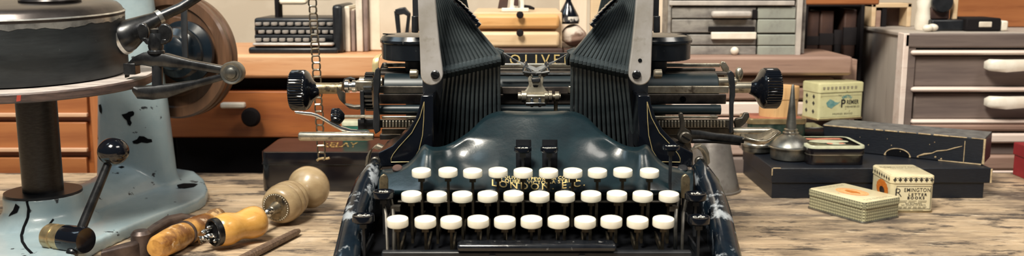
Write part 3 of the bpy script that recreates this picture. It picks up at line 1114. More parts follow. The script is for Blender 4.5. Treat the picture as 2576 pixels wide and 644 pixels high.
# chipped paint patches with their own outline
def chip(pts):
    ps = [hit(x, y, .0005) for x, y in pts]
    if any(p is None for p in ps):
        return
    c = hit(sum(p[0] for p in pts) / len(pts), sum(p[1] for p in pts) / len(pts), .0005)
    mb_ = MB()
    mb_.add([c] + ps, [(0, i + 1, (i + 1) % len(ps) + 1) for i in range(len(ps))])
    obj('paint_chip', mb_, DEEP, casting, smooth=0)


chip([(306, 288), (318, 285), (324, 281), (334, 279), (338, 283), (337, 290), (329, 294), (328, 303), (332, 309), (328, 317), (322, 313), (319, 303), (312, 297)])
chip([(333, 355), (345, 350), (350, 342), (362, 343), (372, 349), (381, 350), (383, 357), (370, 360), (356, 358), (346, 362), (336, 361)])
chip([(249, 264), (254, 262), (257, 275), (256, 287), (251, 280)])
chip([(296, 420), (308, 418), (314, 421), (305, 424)])
chip([(445, 466), (462, 462), (488, 462), (498, 464), (488, 471), (464, 475), (448, 473)])
chip([(22, 545), (44, 535), (50, 520), (40, 512), (34, 528), (26, 538)])
sl = [hit(x, y, .0001) for x, y in ((68, 506), (72, 525), (70, 548), (60, 572), (54, 592), (56, 608), (66, 624), (80, 638))]
sl = [p for p in sl if p is not None]
obj('clamp_slit', MB().tube(sl, .0012, 8), DEEP, casting)
sl = [hit(x, y, .0) for x, y in ((112, 585), (118, 572), (128, 560), (134, 552))]
obj('key_slot', MB().tube([p for p in sl if p], .0009, 8), DEEP, casting)

# black machined ring on the collar, post
mb = MB().lathe([(rc * .98, zc - .001), (rc * .97, zc + .0012), (rc * .5, zc + .0012)], (mc_f.x, mc_f.y, 0), n=48)
obj('collar_ring', mb, BLACK, mach)
rp = 48 * mpp(300, mc_f.y)
zd0 = at(100, 190, mc_f.y).z             # table top height
mb = MB().lathe([(rp, zc - .01), (rp, zd0 - .007)], (mc_f.x, mc_f.y, 0), n=48)
obj('post', mb, BARESTEEL, mach)
# round table
RD = 286 * mpp(192, mc_f.y)
mb = MB().lathe([(RD * .2, -.0082), (RD - .001, -.0082), (RD, -.0072), (RD, -.0014), (RD - .0014, 0)], (mc_f.x, mc_f.y, zd0), n=120)
tbl = obj('round_table', mb, DISCEDGE, mach)
obj('table_face', MB().lathe([(RD - .0013, 0), (RD - .0015, .0002), (1e-5, .0002)], (mc_f.x, mc_f.y, zd0), n=120), DISCTOP, tbl)
p = [mc_f + V((math.sin(a) * (RD + .0002), -math.cos(a) * (RD + .0002), 0)) for a in (.335, .352, .365)]
mb = MB().grid([[V((q.x, q.y, zd0 - .0015)) for q in p], [V((q.x - .001, q.y, zd0 - .0065)) for q in p]])
obj('red_mark', mb, REDMARK, tbl, smooth=0, solid=.0002)

# clamp screw with brass ring and black cap, lever with ball
bc = at(140, 596, mc_f.y - .080)
ax = V((1, -.42, .02)).normalized()
m1 = mpp(595, mc_f.y - .08)
mb = MB().lathe([(30 * m1, -.008), (33 * m1, -.006), (33 * m1, .0005), (30 * m1, .001), (30 * m1, .0045), (33 * m1, .005), (33 * m1, .011), (30 * m1, .0115)], bc, ax, 36)
obj('brass_ring', mb, GILT, mach)
e = bc + ax * .011
mb = MB().lathe([(33 * m1, 0), (34 * m1, .001), (34 * m1, .0205), (31 * m1, .023), (1e-5, .0235)], e, ax, 36)
capo = obj('clamp_cap', mb, GLOSSK, mach)
r0, r1 = at(178, 640, mc_f.y - .098), at(281, 390, mc_f.y - .060)
mb = MB().tube([r0, r0.lerp(r1, .3), r1], [.0042, .0040, .0034], 16)
lev = obj('lever', mb, STEEL_D, mach)
obj('lever_ball', MB().sphere(at(285, 381, mc_f.y - .060), 38 * mpp(380, mc_f.y - .06), 36, 20, (1, 1, .92)), GLOSSK, lev)
obj('lever_end', MB().sphere(at(182, 636, mc_f.y - .098), .0048, 20, 12), STEEL_D, lev)

# wooden wheel with pulley behind the pillar
wc = at(448, 141, YP + .045)
wa = V((-.24, -.96, .03)).normalized()
mw = mpp(141, YP + .05)
prof = [(1e-5, -.012), (148 * mw, -.012), (154 * mw, -.009), (154 * mw, -.003), (150 * mw, 0), (155 * mw, .004), (155 * mw, .009), (150 * mw, .012), (128 * mw, .0125), (124 * mw, .0095), (100 * mw, .0090), (97 * mw, .0105), (70 * mw, .0105), (1e-5, .0105)]
wh = obj('wooden_wheel', MB().lathe(prof, wc, wa, 96), WHEELWOOD, mach, smooth=30)
pc = at(455, 132, YP + .010)
mp_ = mpp(132, YP)
prof = [(1e-5, -.03), (40 * mp_, -.03), (76 * mp_, -.014), (80 * mp_, -.010), (80 * mp_, -.006), (62 * mp_, -.002), (60 * mp_, .002), (66 * mp_, .006), (62 * mp_, .011), (46 * mp_, .015), (42 * mp_, .019), (30 * mp_, .022), (1e-5, .023)]
obj('pulley', MB().lathe(prof, pc, wa, 64), PULLEY, wh, smooth=30)
mb = MB().bar([at(463, 20, YP - .02), at(464, 90, YP - .025), at(466, 146, YP - .028)], [.0062, .0062, .0055], [.003] * 3, (1, 0, 0), (0, -1, 0))
obj('hanger_strap', mb, BLACK, wh)
obj('wheel_axle', MB().tube([wc - wa * .02, V((mc_p.x + .02, YP - .005, wc.z))], .009, 16), STEEL_D, wh)

# clamp with wing nut on the table edge
YC = mc_f.y - .020
cl = thing('clamp', 'dark steel hinged clamp with wing nut gripping the edge of the round table', 'clamp', at(400, 232, YC))
mb = MB()
mb.bar([at(320, 182, YC), at(324, 170, YC), at(340, 154, YC), at(362, 147, YC), at(385, 150, YC), at(418, 151, YC), at(480, 162, YC), at(560, 176, YC), at(586, 181, YC)],
       [.010, .0085, .0085, .0110, .0120, .0115, .0075, .0072, .009], [.011] * 5 + [.010, .008, .008, .009], (.15, 0, 1), (0, -1, 0), .25)
mb.pbox(310, 160, 340, 188, YC - .006, .012)
obj('upper_jaw', mb, STEEL_D, cl, bevel=.0006)
mb = MB()
mb.bar([at(338, 222, YC), at(352, 232, YC), at(390, 232, YC), at(425, 228, YC), at(490, 212, YC), at(560, 193, YC), at(586, 184, YC)],
       [.005, .0105, .0125, .0120, .0070, .0065, .0075], [.012, .014, .014, .012, .008, .008, .009], (.1, 0, 1), (0, -1, 0), .25)
obj('lower_jaw', mb, STEEL_D, cl, bevel=.0006)
pv = at(582, 184, YC - .0045)
mb = MB().lathe([(.0098, -.010), (.0100, 0), (.0092, .0012), (.0072, .0006), (.0070, .0010), (.0052, .0012), (.0046, .0028), (.003, .0036), (1e-5, .0038)], pv, (0, -1, 0), 40)
obj('hinge_pin', mb, PEWTER, cl)
mb = MB().tube([at(396, 84, YC), at(396, 240, YC)], .0046, 16)
obj('clamp_screw', mb, BLACK, cl)
mm = mpp(105, YC)
mb = MB().lathe([(21 * mm, 0), (21 * mm, .002), (17 * mm, .003), (19 * mm, .006), (16 * mm, .014), (13 * mm, .017), (11 * mm, .0175), (11 * mm, .021), (1e-5, .022)], at(393, 134, YC), (0, 0, 1), 28)
wn = obj('wing_nut', mb, STEEL_D, cl)
for s, cx_, cy_, rx, rz_ in ((-1, 361, 81, 14, 23), (1, 416, 84, 18, 25)):
    pts = []
    c = at(cx_, cy_, YC)
    for k in range(24):
        a = 2 * PI * k / 24
        pts.append(c + V((math.cos(a) * rx * mm, -.0022, math.sin(a) * rz_ * mm)))
    mb = MB().prism(pts, (0, .0044, 0))
    root = at(393 + s * 12, 112, YC)
    mb.bar([c + V((0, 0, -rz_ * mm * .5)), root], [.006, .008], [.0045, .006], (1, 0, 0), (0, -1, 0))
    obj('wing', mb, STEEL_D, wn, bevel=.0012)

# ------------------------------------------------------------------ drum on the round table
TILT = math.radians(2.4)
tbl.rotation_euler.x = TILT
DX, DY = at(66, 190, mc_f.y).x, mc_f.y + .002
RDm = 240 * mpp(150, DY)
zt = at(100, 66, DY - RDm).z - zd0
drum = thing('metal_drum', 'round black metal drum with worn silver rim and domed lid, on the round table', 'drum', (DX, DY, zd0 + .0004))
zt = at(60, 62, DY - RDm).z - zd0 + RDm * math.sin(TILT)
mb = MB().lathe([(RDm * .93, 0), (RDm * .985, .0012), (RDm, .005), (RDm, zt * .6), (RDm, zt)], (DX, DY, zd0 + .0004), n=112)
obj('drum_body', mb, DRUM, drum)
n = 160
low, hi_ = [], []
for k in range(n):
    a = 2 * PI * k / n
    wob = .0016 * math.sin(3 * a + 1) + .0011 * math.sin(11 * a) + .0007 * math.sin(29 * a + 2) + .0005 * math.sin(53 * a)
    for lst, z in ((low, zt - .0040 + wob * .7), (hi_, zt + .0002)):
        lst.append(V((DX + math.cos(a) * (RDm + .0002), DY + math.sin(a) * (RDm + .0002), zd0 + z)))
obj('bare_rim', MB().loft([low, hi_], caps=False), WORNSILVER, drum)
z1 = zd0 + zt
mb = MB().lathe([(RDm * 1.004, 0), (RDm * 1.006, .0022), (RDm * .992, .0036), (RDm * .972, .0070), (RDm * .935, .0100), (RDm * .86, .0118), (RDm * .55, .0132), (1e-5, .0136)], (DX, DY, z1), n=112)
obj('lid', mb, DRUMTOP, drum)
mb = MB().lathe([(RDm * 1.007, .0021), (RDm * 1.0115, .0024), (RDm * .996, .0036)], (DX, DY, z1), n=112, caps=False)
obj('lid_rim', mb, WORNSILVER, drum)
c = at(118, 22, DY - .02)
mb = MB().lathe([(.0250, 0), (.0258, .002), (.0245, .0042), (.019, .0052), (.018, .0048), (1e-5, .0046)], (c.x, DY - .01, z1 + .0128), n=56)
capd = obj('filler_cap', mb, DRUMTOP, drum)
obj('cap_screw', MB().lathe([(.004, 0), (.004, .003), (1e-5, .0036)], (c.x - .012, DY - .01, z1 + .0172), n=16), DRUMTOP, capd)
s0, s0b, s1, s2, s3 = at(313, 92, DY + .010), at(323, 89, DY + .010), at(346, 75, DY + .014), at(402, 46, DY + .026), at(512, -12, DY + .04)
d = (s2 - s1).normalized()
de = (s0b - s0).normalized()
mm = mpp(80, DY)
mb = MB().tube([s0 - de * .006, s0, s0b, s1, s2], [45 * mm, 45 * mm, 40 * mm, 32 * mm, 16 * mm], 28)
spout = obj('spout', mb, STEEL_D, drum)
mb = MB().tube([s0 - de * .002, s0 + de * .0012], [47 * mm, 45.5 * mm], 28)
obj('spout_flange', mb, WORNSILVER, spout)
mb = MB().tube([s2 - d * .0015, s2 + d * .0025], 18.5 * mm, 24)
obj('spout_ring', mb, WORNSILVER, spout)
mb = MB().tube([s2, s2.lerp(s3, .5) + V((0, 0, -.002)), s3, s3 + (s3 - s2) * .7], [14 * mm, 13 * mm, 13 * mm, 13 * mm], 20)
obj('spout_pipe', mb, STEEL_D, spout)
drum.rotation_euler.x = TILT

# ------------------------------------------------------------------ hand tools lying on the bench
def twist(mb, a, b, r, turns, n=40):
    a, b = V(a), V(b)
    ax = (b - a).normalized()
    u = ax.cross(V((0, 0, 1))).normalized()
    w = ax.cross(u)
    rings = []
    for k in range(n + 1):
        t = k / n
        ph = turns * 2 * PI * t
        ring = []
        for j in range(12):
            th = 2 * PI * j / 12
            rr = r * (.42 + .58 * abs(math.cos(th)) ** 1.2)
            ring.append(a.lerp(b, t) + (u * math.cos(th + ph) + w * math.sin(th + ph)) * rr)
        rings.append(ring)
    return mb.loft(rings)


# pale turned handle with twist bit
ha, hb = on(690, 580), on(790, 545)
ha = V((ha.x, ha.y + .012, .0195))
h_end = at(757, 512, ha.y + .045)
axh = (V((h_end.x, h_end.y, .0235)) - ha).normalized()
t1 = thing('turned_handle', 'pale ringed wooden tool handle with bulbous end and beaded ferrule', 'tool handle', (ha.x, ha.y, 0))
mm = mpp(540, ha.y)
prof = [(1e-5, -.001), (35 * mm, 0), (44 * mm, .002), (49 * mm, .007), (51 * mm, .012), (50 * mm, .0140), (45.5 * mm, .0155), (50.5 * mm, .0172), (50 * mm, .0225), (45 * mm, .0243), (48.5 * mm, .0262), (46 * mm, .031), (40 * mm, .0335), (40 * mm, .0345),
        (34 * mm, .0375), (26 * mm, .040), (25 * mm, .0435), (29 * mm, .048), (40 * mm, .0515), (51 * mm, .0555), (57 * mm, .061), (57 * mm, .067), (52 * mm, .072), (42 * mm, .0755), (25 * mm, .0775), (1e-5, .078)]
obj('grip', MB().lathe(prof, ha, axh, 48), PALEWOOD, t1, smooth=50)
fr = obj('ferrule', MB().lathe([(36 * mm, .001), (36 * mm, -.0012), (31 * mm, -.0018), (16 * mm, -.0012), (1e-5, -.001)], ha, axh, 36), BRASSY, t1)
mb = MB()
u_ = axh.cross(V((0, 0, 1))).normalized()
w_ = axh.cross(u_)
for k in range(34):
    a = 2 * PI * k / 34
    mb.sphere(ha - axh * .0012 + (u_ * math.cos(a) + w_ * math.sin(a)) * 33.5 * mm, .0010, 8, 6)
obj('beading', mb, NICKEL, fr)
obj('chuck', MB().lathe([(16 * mm, -.001), (14 * mm, -.004), (10.5 * mm, -.0105), (9 * mm, -.011), (1e-5, -.0112)], ha, axh, 24), NICKEL, t1)
obj('twist_bit', twist(MB(), ha - axh * .010, ha - axh * .034 + V((0, 0, -.004)), .0040, 1.6), BRIGHT, t1)

# yellow handle with bits in its metal mouth
yb = on(545, 640)
ya = V((at(531, 602, yb.y).x, yb.y + .012, .0165))
axy = V((.66, .75, .03)).normalized()
t2 = thing('bit_handle', 'yellow varnished wooden handle holding small steel bits in its mouth', 'tool handle', (ya.x, ya.y, 0))
mm = mpp(600, ya.y)
prof = [(1e-5, .002), (29 * mm, 0), (33 * mm, .001), (39 * mm, .004), (42 * mm, .009), (42 * mm, .013), (38.5 * mm, .018), (35 * mm, .0225), (36 * mm, .027), (40 * mm, .032), (42 * mm, .0375), (41 * mm, .042), (36 * mm, .046), (24 * mm, .0485), (1e-5, .0495)]
obj('grip', MB().lathe(prof, ya, axy, 48), YELLOWWOOD, t2, smooth=50)
mo = obj('mouth_ring', MB().lathe([(36 * mm, .0025), (36 * mm, -.002), (33 * mm, -.003), (30 * mm, -.0028), (28 * mm, .000), (1e-5, .000)], ya, axy, 36), STEEL_D, t2)
obj('mouth_plate', MB().lathe([(28 * mm, -.0005), (27 * mm, -.0009), (1e-5, -.0009)], ya, axy, 32), DEEP, mo)
u_ = axy.cross(V((0, 0, 1))).normalized()
w_ = u_.cross(axy)
for du, dw, L_, r_ in ((.000, -.0035, .016, .0036), (-.003, .0045, .006, .0017), (.0055, -.006, .006, .0018), (-.0075, .0005, .009, .0020)):
    b0 = ya + u_ * du + w_ * dw
    if r_ > .003:
        obj('twist_bit', twist(MB(), b0, b0 - axy * L_, r_, .8), BRIGHT, t2)
    else:
        obj('bit_end', MB().tube([b0, b0 - axy * L_ * .8, b0 - axy * L_], [r_, r_, r_ * .5], 12), BRIGHT, t2)

# mottled amber handle
aa, ab = on(405, 655), on(545, 580)
aa, ab = V((aa.x, aa.y, .0125)), V((ab.x, ab.y, .0125))
t3 = thing('amber_handle', 'mottled amber handle of a tool lying between black pincers and yellow handle', 'tool handle', (aa.x, aa.y, 0))
dd = (ab - aa).normalized()
Lh = (ab - aa).length
mm = mpp(610, aa.y)
obj('grip', MB().lathe([(1e-5, -.01), (22 * mm, -.008), (30 * mm, -.002), (33 * mm, Lh * .15), (34 * mm, Lh * .28), (30 * mm, Lh * .42), (33 * mm, Lh * .46), (32 * mm, Lh * .6), (27 * mm, Lh * .80), (20 * mm, Lh * .88)], aa, dd, 36), AMBER, t3, smooth=50)
obj('band', MB().lathe([(30.5 * mm, Lh * .405), (33.5 * mm, Lh * .41), (33.5 * mm, Lh * .435), (30.5 * mm, Lh * .44)], aa, dd, 36), RUSTIRON, t3)
obj('pommel', MB().lathe([(20 * mm, Lh * .86), (25 * mm, Lh * .90), (27 * mm, Lh * .98), (24 * mm, Lh * 1.05), (14 * mm, Lh * 1.10), (1e-5, Lh * 1.11)], aa, dd, 36),
    M('speckled_brown_end', (.20, .11, .05), (.55, .36, .17), 130, .4, 0, .4, lo=.48, hi=.56), t3, smooth=50)

# dark iron pincers behind
pb0, pb1 = on(330, 640), on(480, 573)
t4 = thing('pincers', 'dark rusty iron pincers lying in front of the blue-grey machine', 'pincers', (pb0.x, pb0.y, 0))
mb = MB()
pp = [on(356, 644), on(388, 626), on(424, 608), on(460, 594), on(500, 586)]
for i, q in enumerate(pp):
    q.z = (.009, .011, .012, .011, .009)[i]
mb.bar(pp, [.013, .015, .014, .012, .009], [.017, .020, .022, .020, .014], (-.45, .9, .1), (0, 0, 1), .22)
obj('jaw', mb, RUSTIRON, t4, bevel=.001)
mb = MB()
pp = [on(258, 668), on(292, 660), on(338, 650), on(366, 640)]
for q in pp:
    q.z = .008
mb.bar(pp, [.008, .010, .012, .014], [.010, .012, .014, .014], (-.2, .95, 0), (0, 0, 1), .25)
obj('handle', mb, RUSTIRON, t4, bevel=.001)
mb = MB().lathe([(.0085, 0), (.0085, .018), (.006, .021), (1e-5, .0215)], (on(358, 642).x, on(358, 642).y, .001), n=24)
obj('pivot', mb, RUSTIRON, t4)

# thin dark stick
s0, s1 = on(560, 690), on(752, 592)
s0.z = s1.z = .0042
mb = MB().tube([s0, s0.lerp(s1, .5), s0.lerp(s1, .95), s1], [.0040, .0040, .0034, .0022], 10)
tag(obj('wooden_stick', mb, DARKWOOD_ST, None), 'thin dark wooden stick lying in front of the pale turned handle', 'stick')

# ------------------------------------------------------------------ black tin box behind the tools, with things round it
bf = on(660, 482)
w0, w1 = on(657, 482).x, on(1010, 482).x
z_top = at(800, 383, bf.y).z
yb_ = on(700, 347, z_top).y
bt = thing('tin_box', 'long black tin box with gold lettered lid, behind the wooden handles', 'tin box', ((w0 + w1) / 2, (bf.y + yb_) / 2, 0))
W_, D_ = w1 - w0, yb_ - bf.y
mb = MB()
rslab(mb, W_ - .001, D_ - .001, .010, 0, z_top - .013)
obj('body', mb, TINBLACK, bt, local=True)
mb = MB()
rslab(mb, W_, D_, .010, z_top - .014, z_top, top=.0012)
ld = obj('lid', mb, TINBLACK, bt, local=True)
mb = MB()
rslab(mb, W_ - .004, D_ - .004, .008, z_top - .0003, z_top + .0003)
obj('lid_panel', mb, TINTOP, bt, local=True)
mb = MB()
rslab(mb, W_ + .0008, D_ + .0008, .0104, z_top - .0145, z_top - .0137)
obj('lid_seam', mb, STEEL_D, bt, local=True)
mb = MB().text('RELAY', 31, lambda x, y: on(852 + x + (y * .2), 370 - y * .55, z_top + .0006), spacing=1.0, bold=.6)
obj('lettering', mb, GOLD_D, ld, smooth=0)

# green tin with pale lid on the black tin (its corner shows behind the lever)
gp = on(900, 352, z_top)
gt = thing('green_tin', 'small green tin with pale lid standing on the black tin box', 'tin', (at(896, 330, yb_ - .0145).x, yb_ - .0145, z_top + .0004))
gth = at(896, 303, yb_ - .0145).z - z_top
mb = MB()
rslab(mb, .030, .022, .004, 0, gth - .005)
obj('body', mb, GREENBRIGHT, gt, local=True)
mb = MB()
rslab(mb, .0312, .0232, .0045, gth - .005, gth, top=.001)
obj('lid', mb, PALEGREEN, gt, local=True)

# hanging chain
ch = thing('chain', 'hanging ladder chain of small metal links with a brass end hook', 'chain', at(803, 398, .905))
pitch = 17.6 * mpp(200, .905)
zb = at(803, 392, .905).z
YCH = .905
m_link = MB()
wl, hl = .0036, pitch * .62
for s in (-1, 1):
    m_link.tube([V((s * wl * .62, 0, -hl)), V((s * wl, 0, -hl * .4)), V((s * wl, 0, hl * .35)), V((s * wl * .62, 0, hl))], .00085, 6)
m_link.tube([V((-wl * .9, 0, hl * .8)), V((wl * .9, 0, hl * .8))], .0012, 6)
m_link.tube([V((-wl * .7, 0, -hl * .8)), V((wl * .7, 0, -hl * .8))], .0008, 6)
lk0 = None
nl = int((.42 - zb) / pitch)
for i in range(nl):
    z = zb + i * pitch
    xx = at(806 - 10 * (i / 22.0), 300, YCH).x
    if lk0 is None:
        lk0 = obj('link', m_link, CHAINM, ch, local=True)
        lk = lk0
    else:
        lk = lk0.copy()
        COL.objects.link(lk)
    lk.location = V((xx, YCH, z)) - ch.location
    lk.rotation_euler = (0, random.uniform(-.06, .06), random.choice((0.0, .35, -.3)))
mb = MB().tube([at(797, 404, .905), at(802, 400, .905), at(812, 398, .905), at(822, 399, .905), at(829, 397, .905)], .0012, 8)
obj('hook', mb, GILT, ch)

# ------------------------------------------------------------------ right-hand group
# long lower box
fl, frr = on(1941, 499), on(2473, 499)
yB = on(1873, 436).y
h1 = .0335
lb = thing('long_box', 'long flat blue-black cardboard box lying on the bench under the other boxes', 'box', ((fl.x + frr.x) / 2, (fl.y + yB) / 2, 0))
W_, D_ = frr.x - fl.x, yB - fl.y
obj('tray', MB().bx(-W_ / 2, W_ / 2, -D_ / 2, D_ / 2, 0, h1 - .012), BOXBLUE, lb, local=True, bevel=.0008)
ld = obj('lid', MB().bx(-W_ / 2 - .001, W_ / 2 + .006, -D_ / 2 - .0015, D_ / 2 + .001, h1 - .0165, h1), BOXBLUE, lb, local=True, bevel=.0010)
mb = MB().bx(W_ / 2 + .0050, W_ / 2 + .0062, -D_ / 2 - .0017, -D_ / 2 + .03, h1 - .0160, h1 - .0008)
obj('torn_corner', mb, KRAFT, ld, local=False) if False else None
mbk = MB()
for a, b, r in ((V((W_ / 2 + .0059, -D_ / 2 - .0015, h1 - .016)), V((W_ / 2 + .0059, -D_ / 2 - .0015, h1 - .001)), .0011),
                (V((-W_ / 2 - .001, -D_ / 2 - .0014, h1 - .008)), V((-W_ / 2 - .001, -D_ / 2 - .0014, h1 - .0005)), .0006),
                (V((-W_ / 2, -D_ / 2 - .001, h1 - .0003)), V((-W_ / 2 + .008, -D_ / 2 - .001, h1 - .0003)), .0006)):
    obj('torn_edge', MB().tube([lb.location + a, lb.location + b], r, 6), KRAFT, ld)

# upper box, turned
FR = on(2473, 416, h1)
FL = on(2066, 375, h1)
dv = FL - FR
ang = math.atan2(-dv.y, -dv.x)
W_, D_, h2 = dv.length, .054, .0285
ub = thing('worn_box', 'scuffed blue-black cardboard box with torn tan edges, askew on the long flat box', 'box', (FR.x, FR.y, h1 + .0004), ang)
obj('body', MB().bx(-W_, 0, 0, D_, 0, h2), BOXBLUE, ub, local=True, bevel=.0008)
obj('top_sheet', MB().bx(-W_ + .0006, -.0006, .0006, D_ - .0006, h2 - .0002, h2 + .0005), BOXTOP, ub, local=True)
loc = lambda x, z, y=-.0003: WM(ub) @ V((x, y, z))
mb = MB()
random.seed(3)
x = -W_ + .002
while x < -.002:
    L_ = random.uniform(.006, .02)
    r = random.uniform(.0004, .0010)
    mb.tube([loc(x, h2 - .0002), loc(min(x + L_, -.001), h2 - .0003)], [r, r * .8], 6)
    x += L_ * random.uniform(.85, 1.3)
z = .001
while z < h2 - .001:
    L_ = random.uniform(.003, .008)
    mb.tube([loc(-.0002, z, 0), loc(-.0002, min(z + L_, h2), 0)], random.uniform(.0007, .0014), 6)
    z += L_ * .9
mb.tube([loc(-.0195, h2 - .004), loc(-.0195, .001)], .0004, 6)
cr = [(-.022, h2 - .010), (-.030, h2 - .013), (-.037, h2 - .016), (-.047, h2 - .018), (-.052, h2 - .021), (-.060, .0055), (-.066, .003)]
mb.tube([loc(a, b) for a, b in cr], [.0003, .0006, .0005, .0006, .0005, .0012, .0006], 6)
for a, b, r in ((-.048, .0035, .0014), (-.042, .0022, .0012), (-.066, .002, .0016), (-.095, .012, .0006), (-.12, .010, .0006), (-.05, .02, .0007), (-.055, .017, .0005), (-.10, .019, .0005), (-.13, .018, .0004), (-.085, .006, .0006)):
    mb.sphere(loc(a, b, -.0001), r, 8, 6, (1, .3, .8))
mb.tube([loc(-.002, .0003), loc(-.045, .0003)], [.0008, .0005], 6)
notch = [loc(-.088 + .0135 * math.cos(a), .0005 + .0085 * math.sin(a)) for a in [PI * k / 12 for k in range(13)]]
mb.tube(notch, [.0010, .0005, .0005, .0006, .0005, .0005, .0004, .0005, .0005, .0006, .0005, .0006, .0012], 6)
obj('torn_edge', mb, KRAFT, ub)
mb = MB().add([loc(-.088, .0003, -.0002)] + [loc(-.088 + .0130 * math.cos(a), .0004 + .0080 * math.sin(a), -.0002) for a in [PI * k / 12 for k in range(13)]], [(0, i + 1, i + 2) for i in range(12)])
obj('thumb_notch', mb, DEEP, ub, smooth=0)


bb = thing('black_box', 'small black box squeezed between the round wooden box and the askew box', 'box', (.346, 1.106, h1 + .0004))
obj('body', MB().bx(-.014, .014, -.018, .018, 0, .019), TINBLACK, bb, local=True, bevel=.0008)
obj('lid', MB().bx(-.0147, .0147, -.0187, .0187, .019, .0287), TINBLACK, bb, local=True, bevel=.0010)


def lidded_tin(t, w, d, h, r, lid_h, body, lidm, top, rim):
    mb = MB()
    rslab(mb, w, d, r, .0012, h - lid_h)
    b = obj('body', mb, body, t, local=True)
    mb = MB()
    rslab(mb, w + .0016, d + .0016, r + .0008, h - lid_h, h - .0006, top=.0010)
    l = obj('lid', mb, lidm, t, local=True)
    mb = MB()
    rslab(mb, w - .0012, d - .0012, max(r - .001, .001), h - .0010, h, top=.0006)
    tp = obj('lid_top', mb, top, l, local=False) if False else None
    mb2 = MB()
    mb2.v = [WM(t) @ p for p in mb.v]
    mb2.f = mb.f
    tp = obj('lid_top', mb2, top, l)
    mb = MB()
    rslab(mb, w + .0022, d + .0022, r + .001, 0, .0020, top=.0008)
    obj('bottom_rim', mb, rim, t, local=True)
    return b, l, tp


# premier tin on top of the askew box
pl_, pr_ = on(2057, 304, h1 + h2 + .001), on(2168, 298, h1 + h2 + .001)
pang = math.atan2(pr_.y - pl_.y, pr_.x - pl_.x)
pw = (pr_ - pl_).length
pd, ph = .034, .0450
pt_ = thing('ribbon_tin', 'tall yellow-green ribbon tin lettered PREMIER on the end of the askew box', 'tin', (0, 0, 0), pang)
ux, uy = V((math.cos(pang), math.sin(pang), 0)), V((-math.sin(pang), math.cos(pang), 0))
cpt = (pl_ + pr_) / 2 + uy * pd / 2
pt_.location = (cpt.x, cpt.y, h1 + h2 + .0012)
b, l, tp = lidded_tin(pt_, pw, pd, ph, .0030, .0115, CREAMG, CREAMG, CREAMG, GILT)
lf = lambda x, z, e=.0003: WM(pt_) @ V((x, -pd / 2 - e, z))
def flat(org_x, org_z, fn, sx=1.0):
    return lambda x, y: fn(org_x + x * sx, org_z + y)


mb = MB()
mb.text('P', .0135, flat(.0030, .0150, lf), bold=.0003)
mb.text('REMIER', .0072, flat(.0166, .0185, lf, .70), spacing=1.05, bold=.00015)
mb.text('TYPEWRITER CO.', .0032, flat(.0165, .0140, lf, .85))
mb.text('PREMIER BRAND', .0031, flat(.003, .0060, lf), spacing=1.3)
mb.text('THE', .0024, flat(-.002, .0285, lf))
obj('lettering', mb, INK, b, smooth=0)
mb = MB()
def arcsm(x, y):
    a = x / .010
    rr = .0085 + y
    return lf(.008 + rr * math.sin(a), .0180 + rr * math.cos(a))


mb.text('SMITH', .0048, arcsm, spacing=1.05, bold=.0002)
poly = [(-.021, .021), (-.016, .0255), (-.012, .024), (-.008, .0215), (-.004, .021), (-.0005, .0225), (-.004, .0195), (-.010, .0165), (-.013, .0140), (-.019, .0165)]
mb.add([lf(x, z) for x, z in poly], [tuple(range(len(poly)))])
obj('printed_picture', mb, TEAL, b, smooth=0)
mb = MB()
for z in (.0035, .0292):
    mb.add([lf(-pw / 2 + .003, z), lf(pw / 2 - .003, z), lf(pw / 2 - .003, z + .0003), lf(-pw / 2 + .003, z + .0003)], [(0, 1, 2, 3)])
for k in range(9):
    x = -pw / 2 + .006 + k * .0056
    mb.add([lf(x - .0018, ph - .0045, .0012), lf(x + .0018, ph - .0045, .0012), lf(x + .0012, ph - .0075, .0012), lf(x - .0012, ph - .0075, .0012)], [(0, 1, 2, 3)])
obj('printed_border', mb, INKG, b, smooth=0)
mb = MB()
for z0 in (.010, .020, .028):
    for s in (-1, 1):
        mb.add([WM(pt_) @ V((-pw / 2 - .0003, s * .007 + dy, z0 + dz)) for dy, dz in ((-.0025, 0), (0, -.003), (.0025, 0), (0, .003))], [(0, 1, 2, 3)])
obj('side_print', mb, INK, b, smooth=0)

# flat black tin with picture lid
ta, tb_ = on(2052, 416, h1), on(2178, 416, h1)
tD = .062
ft = thing('flat_tin', 'flat black hinged tin with pale rimmed picture lid, beside the oil can', 'tin', ((ta.x + tb_.x) / 2 - .004, ta.y + tD / 2, h1 + .0004), math.radians(0))
fw, fh = tb_.x - ta.x + .008, .0205
mb = MB()
rslab(mb, fw - .0015, tD - .0015, .008, 0, .0105, top=0)
obj('body', mb, TINBLACK, ft, local=True)
mb = MB()
rslab(mb, fw, tD, .0085, .0112, fh - .0006, top=.0012)
ld = obj('lid', mb, TINBLACK, ft, local=True)
mb = MB()
rslab(mb, fw + .0004, tD + .0004, .0088, .0103, .0113)
obj('seam_rim', mb, PEWTER_L, ft, local=True)
rr_o, rr_i = rrect(fw + .0006, tD + .0006, .0088), rrect(fw - .008, tD - .008, .0055)
T_ = WM(ft)
mb = MB()
n = len(rr_o)
mb.loft([[T_ @ V((x, y, fh - .0028)) for x, y in rr_o], [T_ @ V((x, y, fh - .0008)) for x, y in rr_o], [T_ @ V((x * .985, y * .985, fh + .0002)) for x, y in rr_o], [T_ @ V((x, y, fh + .0001)) for x, y in rr_i]], caps=False)
obj('lid_rim', mb, PALEGREEN, ld)
lf2 = lambda x, y: T_ @ V((x, y, fh - .0002))
mb = MB().add([lf2(x, y) for x, y in ((-.020, .021), (-.008, .0195), (.004, .022), (.019, .021), (.0205, .013), (.009, .0135), (-.004, .0125), (-.0195, .012))], [tuple(range(8))])
obj('red_banner', mb, SALMON, ld, smooth=0)
mb = MB()
pts = [(.022 * math.cos(a), .0010 + .0095 * math.sin(a) * (1 + .15 * math.cos(3 * a))) for a in [2 * PI * k / 28 for k in range(28)]]
